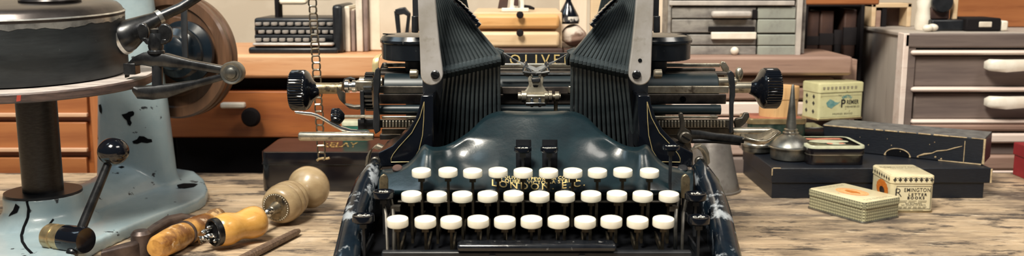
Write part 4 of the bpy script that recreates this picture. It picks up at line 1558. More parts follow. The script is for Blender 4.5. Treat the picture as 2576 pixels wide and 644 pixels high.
mb.add([lf2(x, y) for x, y in pts], [tuple(range(28))])
pts = [(.004 + .010 * math.cos(a), -.014 + .006 * math.sin(a)) for a in [2 * PI * k / 20 for k in range(20)]]
mb.add([lf2(x, y) for x, y in pts], [tuple(range(20))])
obj('white_scroll', mb, PALEGREEN, ld, smooth=0)
mb = MB()
lf3 = lambda x, y: T_ @ V((x, y, fh + .0000))
for cx_, cy_, r_ in ((-.003, -.013, .0034), (.010, -.013, .003)):
    mb.add([lf3(cx_ + r_ * math.cos(a), cy_ + r_ * math.sin(a)) for a in [2 * PI * k / 16 for k in range(16)]], [tuple(range(16))])
obj('red_dot', mb, SALMON, ld, smooth=0)

# oil can
oc = on(1986, 400, h1)
oc = V((oc.x, oc.y, h1 + .0004))
can = thing('oil_can', 'small grey metal oil can with tall thin upright spout, on the long box', 'oil can', oc)
mm = mpp(390, oc.y)
prof = [(40 * mm, 0), (46 * mm, .001), (48 * mm, .004), (48 * mm, .0125), (52 * mm, .0132), (52.5 * mm, .0145), (50 * mm, .0165), (44 * mm, .0205), (34 * mm, .0245), (22 * mm, .0275), (18 * mm, .0285)]
obj('reservoir', MB().lathe(prof, oc, n=64), PEWTER, can, smooth=40)
obj('rolled_rim', MB().lathe([(51 * mm, .0128), (53.5 * mm, .0134), (53.5 * mm, .0144), (51 * mm, .0152)], oc, n=64), PEWTER_L, can)
obj('cap', MB().lathe([(20 * mm, .0280), (20 * mm, .0300), (16 * mm, .0312), (17 * mm, .0335), (13 * mm, .0345), (12 * mm, .0352)], oc, n=32), PEWTER_L, can)
tip = at(1995, 213, oc.y + .002)
b0 = oc + V((0, 0, .0345))
obj('spout', MB().tube([b0, b0.lerp(tip, .5), tip - V((0, 0, .001)), tip], [13.5 * mm, 8.5 * mm, 3.4 * mm, 2.4 * mm], 20), PEWTER, can)

# round pewter pot behind the oil can
pc_ = on(1903, 383, h1)
pc_ = V((pc_.x, pc_.y, h1 + .0004))
pot = thing('round_tin', 'low round grey metal tin left of the oil can, on the long box', 'tin', pc_)
mm = mpp(370, pc_.y)
obj('base', MB().lathe([(30 * mm, 0), (36 * mm, .002), (38 * mm, .006), (38 * mm, .0075)], pc_, n=48), PEWTER, pot)
obj('lid', MB().lathe([(39 * mm, .0075), (41 * mm, .008), (41 * mm, .0105), (37 * mm, .013), (24 * mm, .0145), (1e-5, .015)], pc_, n=48), PEWTER_L, pot)

# green tin under the round wooden box
gY = yB - .032
g0, g1 = at(1872, 330, gY).x, at(2018, 330, gY).x
gz = h1 + .0004
gz1 = at(1950, 300, gY - .02).z
gt2 = thing('green_gilt_tin', 'dark green tin with gilt edged red lid under the round wooden box', 'tin', ((g0 + g1) / 2, gY + .006, gz))
mb = MB()
gh = max(.016, gz1 - gz)
rslab(mb, g1 - g0 - .001, .046, .006, 0, gh - .006)
obj('body', mb, GREENTIN, gt2, local=True)
mb = MB()
rslab(mb, g1 - g0 + .0006, .0475, .0065, gh - .006, gh, top=.001)
obj('lid', mb, GILT, gt2, local=True)
mb = MB()
rslab(mb, g1 - g0 - .008, .040, .004, gh - .0005, gh + .0004)
obj('lid_panel', mb, REDTIN, gt2, local=True)
# round wooden box
wz = gz + gh + .0005
wcx = (at(1912, 260, gY).x + at(2012, 260, gY).x) / 2
wb = thing('wooden_pillbox', 'round box of thin bent wood behind the typewriter knob', 'box', (wcx, gY + .006, wz))
rw = 50 * mpp(260, gY)
hw = at(1960, 216, gY + .006).z - wz
obj('body', MB().lathe([(rw * .96, 0), (rw * .97, hw * .62)], (wcx, gY + .006, wz), n=56, ell=.82), CHIPBOX, wb)
obj('lid', MB().lathe([(rw, hw * .60), (rw, hw - .001), (rw * .98, hw), (rw * .93, hw), (rw * .92, hw - .0008), (1e-5, hw - .0008)], (wcx, gY + .006, wz), n=56, ell=.82), CHIPBOX, wb)

# tall remington tin
ra_, rb_ = on(2240, 535), on(2347, 535)
rw_, rd_, rh_ = rb_.x - ra_.x, .054, .0385
rt = thing('letter_tin', 'tall cream tin lettered REMINGTON with cross bordered lid, on the bench', 'tin', ((ra_.x + rb_.x) / 2, ra_.y + rd_ / 2 + .0010, 0), math.radians(-1.0))
b, l, tp = lidded_tin(rt, rw_, rd_, rh_, .0040, .0085, CREAM, CREAM, CREAM, GILT)
lf = lambda x, z, e=.0003: WM(rt) @ V((x, -rd_ / 2 - e, z))
mb = MB()
mb.text('R', .0128, flat(-.0140, .0162, lf, 1.05), bold=-.0002)
mb.text('EMINGTON', .0056, flat(.0050, .0214, lf, .84), spacing=1.12, bold=.00003)
mb.text('LETTER', .0038, flat(.0055, .0172, lf, 1.1), spacing=1.45, bold=.00012)
mb.text('BOOKS', .0038, flat(.0040, .0138, lf, 1.1), spacing=1.4, bold=.00014)
mb.text('NO BLURRING', .0022, flat(.002, .0086, lf, 1.1), spacing=1.05)
mb.text('NO TEARING OF SHEETS', .0020, flat(.002, .0070, lf, 1.1), spacing=1.0)
obj('lettering', mb, INK, b, smooth=0)
mb = MB()
X0, X1, Z0, Z1 = -rw_ / 2 + .0055, rw_ / 2 - .0025, .0036, .0272
for a in ((X0, Z0, X1, Z0 + .0004), (X0, Z1 - .0004, X1, Z1), (X0, Z0, X0 + .0004, Z1), (X1 - .0004, Z0, X1, Z1)):
    mb.add([lf(a[0], a[1]), lf(a[2], a[1]), lf(a[2], a[3]), lf(a[0], a[3])], [(0, 1, 2, 3)])
npx = 8
for k in range(npx):
    x = -rw_ / 2 + .003 + k * (rw_ - .006) / (npx - 1)
    z = rh_ - .0046
    for hx, hz in ((.0018, .0006), (.0006, .0020)):
        mb.add([lf(x - hx, z - hz, .0013), lf(x + hx, z - hz, .0013), lf(x + hx, z + hz, .0013), lf(x - hx, z + hz, .0013)], [(0, 1, 2, 3)])
    if k < npx - 1:
        xm_ = x + (rw_ - .006) / (npx - 1) / 2
        mb.tube([lf(x, z + .0022, .0010), lf(xm_, z + .0014, .0010), lf(x + (rw_ - .006) / (npx - 1), z + .0022, .0010)], .00018, 5)
    y = -rd_ / 2 + .004 + k * (rd_ - .008) / (npx - 1)
    for hx, hz in ((.0018, .0006), (.0006, .0020)):
        mb.add([WM(rt) @ V((-rw_ / 2 - .0013, y + dy, z + dz)) for dy, dz in ((-hx, -hz), (hx, -hz), (hx, hz), (-hx, hz))], [(0, 1, 2, 3)])
obj('printed_border', mb, INK, b, smooth=0)
mb = MB()
for z, n_ in ((.0118, 3), (.0105, 3), (.0056, 6), (.0046, 6), (.0021, 2)):
    x = X0 + .003
    for q in range(n_):
        L_ = (X1 - X0 - .006) / n_ * random.uniform(.6, .9)
        xx = X0 + .003 + q * (X1 - X0 - .006) / n_
        mb.add([lf(xx, z), lf(xx + L_, z), lf(xx + L_, z + .0005), lf(xx, z + .0005)], [(0, 1, 2, 3)])
obj('small_print', mb, INKG, b, smooth=0)
mb = MB()
sd = lambda y, z, e=.0003: WM(rt) @ V((-rw_ / 2 - e, y, z))
mb.add([sd(-.004 + .016 * math.cos(a) * (1 + .04 * math.cos(16 * a)), .0195 + .0095 * math.sin(a) * (1 + .04 * math.cos(16 * a))) for a in [2 * PI * k / 48 for k in range(48)]], [tuple(range(48))])
seal = obj('orange_seal', mb, ORANGE_D, b, smooth=0)
mb = MB().add([sd(-.004 + .007 * math.cos(a), .0180 + .004 * math.sin(a), .0005) for a in [2 * PI * k / 20 for k in range(20)]], [tuple(range(20))])
obj('seal_centre', mb, RUSTIRON, seal, smooth=0)
mb = MB()
tf = lambda x, y: WM(rt) @ V((x, y, rh_ + .0002))
mb.text('REMINGTON', .0068, lambda x, y: tf(x, .010 + y), bold=.00005)
mb.text('LETTER BOOKS', .0042, lambda x, y: tf(x + .003, .003 + y))
obj('lettering', mb, INKG, l, smooth=0)

# flat flower-printed tin in front
A_, B_, C_ = on(2037, 522), on(2160, 567), on(2257, 549)
e1, e2 = A_ - B_, C_ - B_
fa = math.atan2(e2.y, e2.x)
fw_, fd_, fh_ = e2.length, e1.length, .0212
cc = B_ + e2 / 2 + e1 / 2
rt2 = thing('flower_tin', 'low cream lidded tin with floral sides and orange oval, nearest on the bench', 'tin', (cc.x, cc.y, 0), fa)
b, l, tp = lidded_tin(rt2, fw_ - .003, fd_ - .003, fh_, .0045, .0068, FLOWER, FLOWER, CREAM, PEWTER_L)
tf = lambda x, y, e=.0001: WM(rt2) @ V((x, y, fh_ + e))
oval = [2 * PI * k / 72 for k in range(72)]
mb = MB().add([tf(.0125 * math.cos(a) * (1 + .03 * math.cos(24 * a)), .002 + .0185 * math.sin(a) * (1 + .03 * math.cos(24 * a))) for a in oval], [tuple(range(72))])
ov = obj('orange_oval', mb, M('pale_orange_print', (.90, .50, .24), (.86, .38, .14), 300, .45), tp, smooth=0)
mb = MB()
for r_ in (.0118, .0098):
    mb.loft([[tf(r_ * k * math.cos(a), .002 + r_ * 1.48 * k * math.sin(a), .0002) for a in oval] for k in (1, .95)], caps=False)
obj('oval_ring', mb, ORANGE, ov, smooth=0)
mb = MB().add([tf(x, y + .002, .0003) for x, y in ((-.002, .008), (.002, .009), (.0035, .004), (.0045, -.002), (.003, -.007), (.0005, -.010), (-.0018, -.006), (-.0045, -.004), (-.0040, .003))], [tuple(range(9))])
obj('oval_figure', mb, M('brown_orange_print', (.50, .15, .02), (.62, .22, .03), 500, .45), ov, smooth=0)
mb = MB()
for y in (-fd_ / 2 + .0065, -fd_ / 2 + .0095, fd_ / 2 - .0075, fd_ / 2 - .0105):
    x = -fw_ / 2 + .009
    while x < fw_ / 2 - .010:
        L_ = random.uniform(.003, .008)
        mb.add([tf(x, y), tf(min(x + L_, fw_ / 2 - .008), y), tf(min(x + L_, fw_ / 2 - .008), y + .0007), tf(x, y + .0007)], [(0, 1, 2, 3)])
        x += L_ + .0012
obj('small_print', mb, INKG, tp, smooth=0)

# zinc cone behind the typewriter
zc_ = on(1788, 478)
mm = mpp(470, zc_.y)
zt_ = at(1788, 330, zc_.y).z
cone = thing('zinc_funnel', 'upturned dull zinc funnel standing behind the right side of the typewriter', 'funnel', (zc_.x, zc_.y, 0))
prof = [(70 * mm, 0), (71.5 * mm, .0015), (67 * mm, .009), (60 * mm, .022), (48 * mm, .045), (38 * mm, zt_)]
obj('cone', MB().lathe(prof + [(30 * mm, zt_ + .004), (9 * mm, zt_ + .012), (7 * mm, zt_ + .03), (1e-5, zt_ + .03)], (zc_.x, zc_.y, 0), n=56), ZINC, cone, smooth=40)
obj('rolled_rim', MB().lathe([(69 * mm, .0002), (73 * mm, .0004), (73.5 * mm, .0022), (70 * mm, .003)], (zc_.x, zc_.y, 0), n=56), ZINC, cone)

# red box at the right edge
q0 = on(2543, 438)
rb = thing('red_box', 'red cardboard box with lid at the right end of the bench', 'box', (q0.x + .05, q0.y - .045, 0))
hR = at(2543, 357, q0.y).z
obj('body', MB().bx(-.0488, .0488, -.0438, .0438, 0, hR - .002), REDBOX, rb, local=True, bevel=.0008)
obj('lid', MB().bx(-.05, .05, -.045, .045, hR * .62, hR), REDBOX, rb, local=True, bevel=.0010)

# ------------------------------------------------------------------ furniture and stock behind the bench
YB = 1.185


def unit(name, label, cat, x0, x1, ytop, Y, depth, mat, carcase='carcase', zbot=FLOOR_Z, ypx=300):
    a, b = at(x0, ypx, Y).x, at(x1, ypx, Y).x
    z = at((x0 + x1) / 2, ytop, Y).z
    t = thing(name, label, cat, ((a + b) / 2, Y + depth / 2, zbot))
    obj(carcase, MB().bx(a, b, Y + .002, Y + depth, zbot, z), mat, t, bevel=.001)
    return t, a, b, z


def rect(t, name, x0, y0, x1, y1, Y, d, m, bev=.001):
    return obj(name, MB().pbox(x0, y0, x1, y1, Y, d), m, t, bevel=bev)


# left orange drawer chest
t, a, b, z = unit('drawer_chest', 'orange-brown wooden chest of small drawers behind the round table post', 'chest of drawers', -80, 244, -20, YB, .16, W_ORD)
rect(t, 'stile', 222, -20, 245, 445, YB - .010, .014, W_ORV)
rect(t, 'stile', 86, -20, 96, 445, YB - .010, .014, W_ORV)
for (y0, y1) in ((-10, 62), (70, 140), (148, 222), (230, 296), (308, 384), (397, 470)):
    for (x0, x1) in ((-75, 84), (99, 219)):
        dr = rect(t, 'drawer', x0, y0, x1, y1, YB - .006, .012, W_OR)
        rect(dr, 'drawer_lip', x0 + 1, y1 - 11, x1 - 1, y1 - 1, YB - .010, .006, W_LIGHT)

# long dresser
t, a, b, z = unit('dresser', 'long orange-brown dresser with dark open shelf behind the black tin box', 'dresser', 300, 1150, 150, YB, .17, DARKIN)
rect(t, 'top_board', 300, 137, 1150, 197, YB - .030, .20, W_ORL, .004)
rect(t, 'upright', 302, 198, 436, 470, YB - .004, .02, DARKIN)
for x0, x1 in ((425, 1146),):
    d = rect(t, 'drawer', x0, 229, x1, 347, YB - .018, .022, W_ORD, .002)
    xk = 640 if x0 < 500 else 960
    mbk = MB().lathe([(.006, 0), (.006, .006), (.010, .010), (.012, .016), (.009, .021), (1e-5, .022)], at(xk, 290, YB - .018), (0, -1, 0), 24)
    obj('drawer_knob', mbk, DARKIN, d)  # dark knob added where only a shadow smudge lies on the drawer
    if x0 < 500:
        mbk = MB().pbox(553, 259, 614, 273, YB - .026, .010)
        obj('label_holder', mbk, W_BONE, d, bevel=.002)
rect(t, 'void_shade_panel', 425, 350, 1146, 470, YB + .004, .01, DARKIN)  # near-black sheet put in as the shade of the void under the drawer
z_dr = at(700, 137, YB - .03).z

# old typewriter on the dresser
yo = YB - .018
ot = thing('old_typewriter', 'blurred black old typewriter with rows of keys standing on the dresser', 'typewriter', (at(740, 135, yo).x, yo + .06, z_dr + .0003))
rect(ot, 'base', 624, 119, 850, 136.6, yo, .11, BLACK, .003)
rect(ot, 'base_highlight', 634, 108, 838, 116, yo - .002, .012, SILV, .003)  # pale bar painted in as the highlight along the base
rect(ot, 'body', 640, 45, 845, 122, yo + .030, .08, BLACK, .003)
rect(ot, 'carriage', 622, -60, 835, 0, yo + .06, .04, PAPERC, .003)
rect(ot, 'upright', 690, -10, 702, 50, yo + .05, .02, DARKIN, .002)
rect(ot, 'paper_roll', 700, -4, 768, 12, yo + .04, .02, PAPERC, .006)
rect(ot, 'side_frame', 836, 12, 862, 134, yo + .006, .09, BLACK, .004)
kc = None
for r_, (py, Y_, n_) in enumerate(((100, yo + .006, 9), (80, yo + .016, 10), (60, yo + .026, 10))):
    for k in range(n_):
        px = 650 + (r_ % 2) * 8 + k * 20
        c = at(px, py, Y_)
        if kc is None:
            kc = obj('key', MB().lathe([(.0036, 0), (.0040, .001), (.0040, .003), (.0034, .0036), (1e-5, .0036)], (0, 0, 0), n=14), SILV, ot, local=True)
            kk = kc
        else:
            kk = kc.copy()
            COL.objects.link(kk)
        kk.location = c - ot.location
for r_, (py, Y_) in enumerate(((112, yo + .004), (92, yo + .012), (72, yo + .022))):
    rect(ot, 'key_bank', 640, py - 4, 838, py + 6, Y_, .012, BLACK, .001)

# binders upright on the dresser
for k, (x0, x1, y0, m, lab) in enumerate(((866, 880, 18, FILEC, 'ivory upright folder nearest the old typewriter'), (883, 893, 26, FILEB, 'narrow brown upright folder between two ivory folders'), (896, 912, -20, FILEC, 'widest ivory upright folder right of the narrow brown one'),
                                          (914, 925, -30, FILEB, 'brown upright folder beside the beige carton'))):
    Y_ = YB + .005 + .004 * (k % 2)
    f_ = thing('folder', lab + ' on the dresser', 'folder', (at((x0 + x1) / 2, 130, Y_).x, Y_ + .05, z_dr + .0003), 0, 'upright folders on the dresser')
    zz = at((x0 + x1) / 2, y0, Y_).z
    xa, xb = at(x0, 80, Y_).x, at(x1, 80, Y_).x
    obj('cover', MB().bx(xa, xb, Y_, Y_ + .10, z_dr + .0003, zz), m, f_, bevel=.001)
    obj('pages', MB().bx(xa + .001, xb - .001, Y_ + .003, Y_ + .102, z_dr + .002, zz + .001), PAPERC, f_)

# beige carton and black gadget
Y_ = YB + .02
ct = thing('carton', 'beige paper covered carton standing on the dresser behind the spool cover', 'carton', (at(985, 130, Y_).x, Y_ + .04, z_dr + .0003))
xa, xb = at(928, 80, Y_).x, at(1046, 80, Y_).x
obj('body', MB().bx(xa, xb, Y_, Y_ + .09, z_dr + .0003, at(985, -30, Y_).z), PAPERC, ct, bevel=.002)
obj('front_panel', MB().bx(xa + .014, xb - .003, Y_ - .002, Y_ + .002, z_dr + .006, at(985, -10, Y_).z), PLASTER, ct, bevel=.001)
Y2 = YB - .012
gd = thing('iron_stand', 'small black iron stand in front of the beige carton', 'stand', (at(1012, 130, Y2).x, Y2, z_dr + .0003))
obj('leg', MB().bar([V((at(1002, 85, Y2).x, Y2, z_dr + .0005)), at(1003, 80, Y2), at(998, 28, Y2)], [.004, .005, .006], [.006] * 3, (1, 0, 0), (0, -1, 0)), BLACK, gd)
obj('leg', MB().bar([V((at(1024, 85, Y2).x, Y2, z_dr + .0005)), at(1024, 80, Y2), at(1029, 35, Y2)], [.004, .004, .004], [.006] * 3, (1, 0, 0), (0, -1, 0)), BLACK, gd)
obj('head', MB().pprism([(993, 24), (1005, 20), (1018, 18), (1024, 26), (1032, 34), (1030, 44), (1016, 36), (1004, 38), (996, 36)], Y2 - .004, .010), BLACK, gd, bevel=.001)

# golden pine chest in the middle
t, a, b, z = unit('pine_chest', 'small golden pine two-drawer chest behind the middle of the typewriter', 'chest of drawers', 1192, 1412, 32, YB, .15, W_PINEC)
d1 = rect(t, 'drawer', 1196, 37, 1408, 72, YB - .012, .016, W_PINE, .004)
d2 = rect(t, 'drawer', 1196, 80, 1408, 120, YB - .012, .016, W_PINEC, .004)
for d_, y in ((d1, 33), (d2, 78)):
    obj('drawer_knob', MB().lathe([(.0025, 0), (.003, .004), (.0045, .006), (.0035, .009), (1e-5, .0095)], at(1308, y + 4, YB - .012), (0, -1, 0), 18), DARKIN, d_)
rect(t, 'base_board', 1188, 122, 1416, 200, YB - .016, .02, BROWNBK, .002)
z_pc = z
# cream machine / lamp foot on the chest
Y3 = YB + .03
st = thing('tool_stand', 'small white-legged stand with dark clips on the pine chest', 'stand', (at(1290, 30, Y3).x, Y3, z_pc + .0003))
for x in (1290, 1312):
    obj('leg', MB().lathe([(.005, 0), (.0045, .004), (.0035, .03), (.0035, .06)], (at(x, 20, Y3).x, Y3, z_pc + .0003), n=14), W_BONE, st)
obj('foot_plate', MB().bx(at(1262, 25, Y3).x, at(1330, 25, Y3).x, Y3 - .012, Y3 + .012, z_pc + .0003, z_pc + .005), W_BONE, st, bevel=.001)
obj('clip', MB().pprism([(1252, 22), (1258, -10), (1280, -10), (1276, 20)], Y3 - .004, .006), BROWNBK, st, bevel=.001)
obj('clip', MB().pprism([(1292, 14), (1295, -12), (1304, -12), (1304, 16)], Y3 - .012, .005), BROWNBK, st, bevel=.001)
obj('clip', MB().pprism([(1318, 12), (1334, 14), (1346, 20), (1344, 25), (1318, 22)], Y3 - .004, .006), DARKIN, st, bevel=.001)
# crumpled cloth and black flask
Y4 = YB - .006
shelf_z = at(1440, 128, Y4).z
t, a, b, z = unit('plank_stack', 'low brown wooden block under the stained cloth', 'block', 1418, 1498, 126, YB - .02, .12, BROWNBK)
rg = MB()
random.seed(11)
rows = []
for j in range(9):
    row = []
    for k in range(14):
        a_ = 2 * PI * k / 13
        rr = .021 * math.sin(PI * (.08 + .84 * j / 8)) * random.uniform(.8, 1.15)
        row.append(V((at(1446, 100, Y4).x + rr * math.cos(a_) * .9, Y4 + .03 + rr * math.sin(a_), z + .0004 + .029 * j / 8)))
    row[-1] = row[0].copy()
    rows.append(row)
rg.loft([r[:-1] for r in rows])
tag(obj('cloth', rg, RAG, None, sub=1, smooth=80), 'crumpled brown and white stained cloth below the black flask', 'cloth')
zf = z + .0300
fx = at(1433, 60, Y4).x
fl_ = thing('black_flask', 'black cone shaped flask with painted pale highlights between the typebar fans', 'flask', (fx, Y4 + .03, zf))
mm = mpp(50, Y4 + .03)
obj('body', MB().lathe([(27 * mm, 0), (28 * mm, .003), (26 * mm, .010), (15 * mm, .020), (7 * mm, .028), (6 * mm, .04), (1e-5, .04)], (fx, Y4 + .03, zf), n=32), GLOSSK, fl_)
obj('highlight_band', MB().lathe([(28.2 * mm, .003), (26.6 * mm, .009)], (fx, Y4 + .03, zf), n=32, caps=False), M('spotted_highlight', (.02, .02, .025), (.75, .70, .62), 60, .5, lo=.5, hi=.56), fl_)  # pale spots are highlights painted into the band's colour
# boards leaning
def board(x0, x1, y0, m, lab, Y, d=.014, ybot=200):
    xa, xb = at(x0, 60, Y).x, at(x1, 60, Y).x
    return tag(obj('board', MB().bx(xa, xb, Y, Y + d, FLOOR_Z, at((x0 + x1) / 2, y0, Y).z), m, None, bevel=.001), lab, 'board', 'boards behind the typewriter')


board(1408, 1476, -50, W_BOARD, 'upright cream board behind the black flask', YB + .13)
board(1486, 1606, -50, W_PINEC, 'upright pale pine board partly behind the right typebar fan', YB + .125)
board(1606, 1682, -50, W_BOARD, 'upright whitish board right of the right nickel arm', YB + .12)

# grey green cabinet
t, a, b, z = unit('grey_cabinet', 'grey-green painted cabinet of shallow drawers above the weathered chest', 'cabinet', 1684, 2016, -30, YB + .01, .08, GREY_DIRTY, zbot=at(1900, 142, YB - .022).z + .0003)
yc = YB + .01
rect(t, 'top_rail', 1684, 2, 2000, 14, yc - .010, .014, GREY_EDGE)
rect(t, 'stile', 2004, -28, 2018, 145, yc - .008, .012, GREY_EDGE)
rect(t, 'stile', 1680, -28, 1688, 145, yc - .008, .012, GREY_DIRTY)
for (y0, y1) in ((-24, -2), (18, 46), (49, 82), (87, 113), (116, 138)):
    d_ = rect(t, 'drawer', 1690, y0, 1902, y1, yc - .006, .010, GREY_DIRTY)
    p_ = rect(t, 'drawer', 1906, y0, 2002, y1 + 1, yc - .006, .010, GREEN_GREY)
    if y0 == 18:
        rect(d_, 'handle', 1792, 28, 1893, 45, yc - .018, .012, GREY_EDGE, .003)
        rect(d_, 'handle_shadow_patch', 1893, 24, 1906, 48, yc - .0075, .004, DARKIN, .001)  # near-black block painted in as the shadow beside the handle
    if y0 == 49:
        rect(d_, 'finger_slot', 1782, 67, 1900, 80, yc - .0075, .004, DARKIN, .001)
    if y0 == 87:
        rect(d_, 'paper_label', 1790, 81, 1903, 99, yc - .012, .006, W_BONE, .001)
    if y0 == 116:
        obj('drawer_knob', MB().sphere(at(1848, 128, yc - .012), .0052, 16, 10), W_BONE, d_)

# book case opening
yk = YB + .110
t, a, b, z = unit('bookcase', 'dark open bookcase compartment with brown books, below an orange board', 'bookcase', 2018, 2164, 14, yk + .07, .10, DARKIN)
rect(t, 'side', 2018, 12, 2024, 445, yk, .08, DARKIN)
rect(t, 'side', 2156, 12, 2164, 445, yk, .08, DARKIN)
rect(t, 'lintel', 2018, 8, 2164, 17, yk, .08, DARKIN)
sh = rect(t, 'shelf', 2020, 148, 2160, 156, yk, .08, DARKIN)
zsh = at(2090, 148, yk).z
for k, (x0, x1, y0, m, lab) in enumerate(((2026, 2060, 28, BROWNBK, 'brown leather book leftmost in the dark bookcase'), (2062, 2096, 26, BROWNBK, 'brown leather book second from left in the dark bookcase'),
                                          (2098, 2120, 84, BLACKBK, 'short black book in the dark bookcase'), (2122, 2154, 24, BROWNBK, 'brown leather book rightmost in the dark bookcase'))):
    Y_ = yk + .012 + .006 * (k == 2)
    bk = thing('book', lab, 'book', (at((x0 + x1) / 2, 120, Y_).x, Y_ + .02, zsh + .0003), 0, 'books in the dark bookcase')
    xa, xb = at(x0, 90, Y_).x, at(x1, 90, Y_).x
    zz = at((x0 + x1) / 2, y0, Y_).z
    obj('cover', MB().bx(xa, xb, Y_, Y_ + .05, zsh + .0003, zz), m, bk, bevel=.002)
    obj('spine_band', MB().bx(xa - .0002, xb + .0002, Y_ - .0004, Y_ + .004, zsh + .018, zsh + .030 + .004 * k), BLACKBK, bk)
tag(obj('board', MB().pbox(2020, -60, 2215, 12, YB + .012, .03), W_OR, t if False else None, bevel=.002), 'orange wooden board above the dark bookcase', 'board', 'boards behind the typewriter')

# weathered chest with thick top
t, a, b, z = unit('plan_chest', 'weathered pink-brown low chest with thick boards behind the oil can', 'chest', 1690, 2150, 150, YB, .10, W_WEATH)
rect(t, 'top_board', 1690, 142, 2146, 190, YB - .022, .12, W_WEATH, .004)
rect(t, 'front_board', 1692, 196, 2100, 218, YB - .008, .012, W_WEATHL, .003)
rect(t, 'front_board', 1692, 222, 2140, 252, YB - .010, .012, W_WEATH, .003)
rect(t, 'front_board', 1692, 256, 2140, 292, YB - .008, .012, W_RAIL, .003)
rect(t, 'front_board', 1692, 297, 2140, 345, YB - .010, .012, W_WEATHL, .003)
rect(t, 'front_board', 1692, 350, 2140, 392, YB - .008, .012, W_WEATHL, .003)
rect(t, 'front_board', 1692, 396, 2140, 480, YB - .010, .012, W_GREY, .003)

# large grey drawer cabinet at the right
yg = YB
a = at(2272, 250, yg).x
b = a + .40
zt = at(2400, 82, yg).z
t = thing('drawer_cabinet', 'large grey-brown wooden drawer cabinet with whitish rails at the right', 'cabinet', ((a + b) / 2, yg + .08, FLOOR_Z))
obj('carcase', MB().bx(a, b, yg + .010, yg + .155, FLOOR_Z, zt - .004), W_GREYL, t, bevel=.001)
obj('top_board', MB().bx(a - .003, b, yg - .004, yg + .158, zt - .006, zt), W_GREYL, t, bevel=.002)
rect(t, 'stile', 2262, 84, 2276, 480, yg - .006, .02, W_RAIL)
rect(t, 'stile', 2276, 84, 2294, 480, yg - .004, .02, W_GREY)
rect(t, 'frieze', 2276, 84, 2720, 120, yg - .006, .02, W_GREY, .002)
for (y0, y1, m) in ((127, 139, W_RAIL), (220, 232, W_RAIL), (302, 313, W_RAIL), (313, 331, W_WEATH), (336, 361, W_RAIL), (392, 428, W_WEATH), (430, 437, W_RAIL)):
    rect(t, 'rail', 2294, y0, 2720, y1, yg - .008, .018, m, .003)
for (y0, y1) in ((142, 217), (235, 299), (363, 390), (440, 500)):
    d_ = rect(t, 'drawer', 2298, y0, 2700, y1, yg + .000, .012, W_GREY, .002)
    if y1 < 300:
        yy = y0 + (22 if y0 < 200 else 22)
        x0 = 2480
        mbk = MB().bar([at(x0, yy, yg - .012), at(x0 + 12, yy, yg - .016), at(x0 + 50, yy + 2, yg - .018), at(x0 + 95, yy, yg - .018), at(x0 + 150, yy - 1, yg - .016), at(x0 + 170, yy - 1, yg - .010)], [.008, .014, .0150, .0135, .0135, .008], [.010] * 6, (0, 0, 1), (0, -1, 0))
        obj('handle', mbk, W_BONE, d_, smooth=60)
zg = zt + .0003
# stock on top of it
yq = yg + .02
xa, xb = at(2188, 60, yq + .05).x, at(2292, 60, yq + .05).x
fb = thing('framed_box', 'small brown open crate with pale frame on top of the grey drawer cabinet', 'crate', (at(2246, 60, yq + .05).x, yq + .05, zg))
xa, xb = at(2196, 60, yq).x, at(2292, 60, yq).x
xa = max(xa, a - .002)
xa = a - .030
xa = a + .0
xa, xb = a - .001, at(2300, 60, yq).x + .004
yq2 = yq + .10
xa, xb = at(2192, 50, yq2).x, at(2292, 50, yq2).x
zz = at(2240, 8, yq2).z
obj('back', MB().bx(xa, xb, yq2 + .026, yq2 + .03, zg, zz), BROWNBK, fb)
obj('side', MB().bx(xa, xa + .006, yq2, yq2 + .03, zg, zz), W_PINEC, fb, bevel=.001)
obj('side', MB().bx(xb - .006, xb, yq2, yq2 + .03, zg, zz), W_PINEC, fb, bevel=.001)
obj('shelf', MB().bx(xa, xb, yq2, yq2 + .03, zz - .006, zz), W_PINEC, fb, bevel=.001)
obj('divider', MB().bx((xa + xb) / 2 - .012, (xa + xb) / 2 - .006, yq2 + .002, yq2 + .026, zg, zz - .006), DARKIN, fb)
obj('panel', MB().bx(xa + .006, (xa + xb) / 2 - .014, yq2 + .002, yq2 + .006, zg, zz - .010), W_WEATH, fb)
fb.location.x, fb.location.y = fb.location.x, fb.location.y
vx = at(2322, 60, yq + .03)
vase = MB().lathe([(.009, 0), (.0105, .006), (.0100, .018), (.0085, .028), (.0095, .036), (.007, .044), (.006, .06), (1e-5, .062)], (vx.x, yq + .03, zg), n=24)
tag(obj('cream_bottle', vase, W_BONE, None, smooth=60), 'cream rounded bottle beside the framed crate on the grey cabinet', 'bottle')
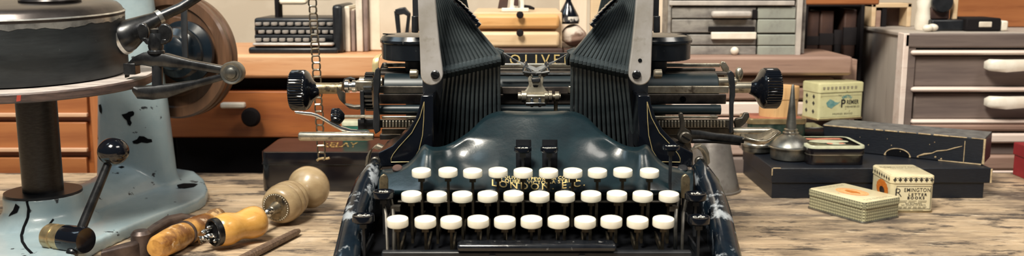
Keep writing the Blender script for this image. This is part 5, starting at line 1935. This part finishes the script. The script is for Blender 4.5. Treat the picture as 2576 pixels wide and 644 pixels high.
for k, (px, r_) in enumerate(((2346, .006), (2334, .0055))):
    q = at(px, 66, yq - .005 * k)
    tag(obj('pebble', MB().sphere((q.x, q.y, zg + r_ * .8), r_, 14, 8, (1.2, 1, .8)), W_BONE, None), ('white pebble' if k == 0 else 'smaller white pebble nearest the cream bottle') + ' on the grey cabinet', 'pebble')
bl = thing('black_machine', 'dark cluttered little machine on the grey cabinet before the orange boards', 'machine', (at(2375, 60, yq + .03).x, yq + .03, zg))
x0, x1 = at(2336, 50, yq + .02).x, at(2420, 50, yq + .02).x
obj('base', MB().bx(x0, x1, yq + .01, yq + .06, zg, zg + .014), BLACK, bl, bevel=.002)
obj('body', MB().bx(x0 + .002, x1 - .016, yq + .02, yq + .055, zg + .014, zg + .030), BROWNBK, bl, bevel=.002)
obj('wheel', MB().lathe([(.012, 0), (.0135, .002), (.0135, .006), (.012, .008)], (x0 + .014, yq + .012, zg + .036), (0, 1, 0), 28), BLACK, bl)
obj('post', MB().bx(x1 - .012, x1 - .006, yq + .02, yq + .03, zg + .014, zg + .045), W_PINEC, bl, bevel=.001)
tr = thing('black_tray', 'low black tray with pale inlay right of the dark little machine', 'tray', (at(2470, 60, yq + .02).x, yq + .02, zg))
x0, x1 = at(2424, 50, yq + .01).x, at(2512, 50, yq + .01).x
obj('tray_body', MB().bx(x0, x1, yq + .002, yq + .05, zg, zg + .0165), DARKIN, tr, bevel=.002)
obj('inlay', MB().bx(x0 + .016, x1 - .012, yq + .001, yq + .006, zg + .005, zg + .012), FILEC, tr, bevel=.001)
x0, x1 = at(2514, 50, yq + .01).x, at(2532, 50, yq + .01).x
tag(obj('cream_block', MB().bx(x0, x1, yq + .004, yq + .03, zg, zg + .013), W_BONE, None, bevel=.002), 'small cream block at the right end of the black tray', 'block')
tag(obj('board', MB().bx(at(2404, 30, yg + .11).x, a + .45, yg + .11, yg + .135, zg, zg + .12), W_OR, None, bevel=.002), 'orange wooden board standing on the grey cabinet behind the tray', 'board', 'boards behind the typewriter')
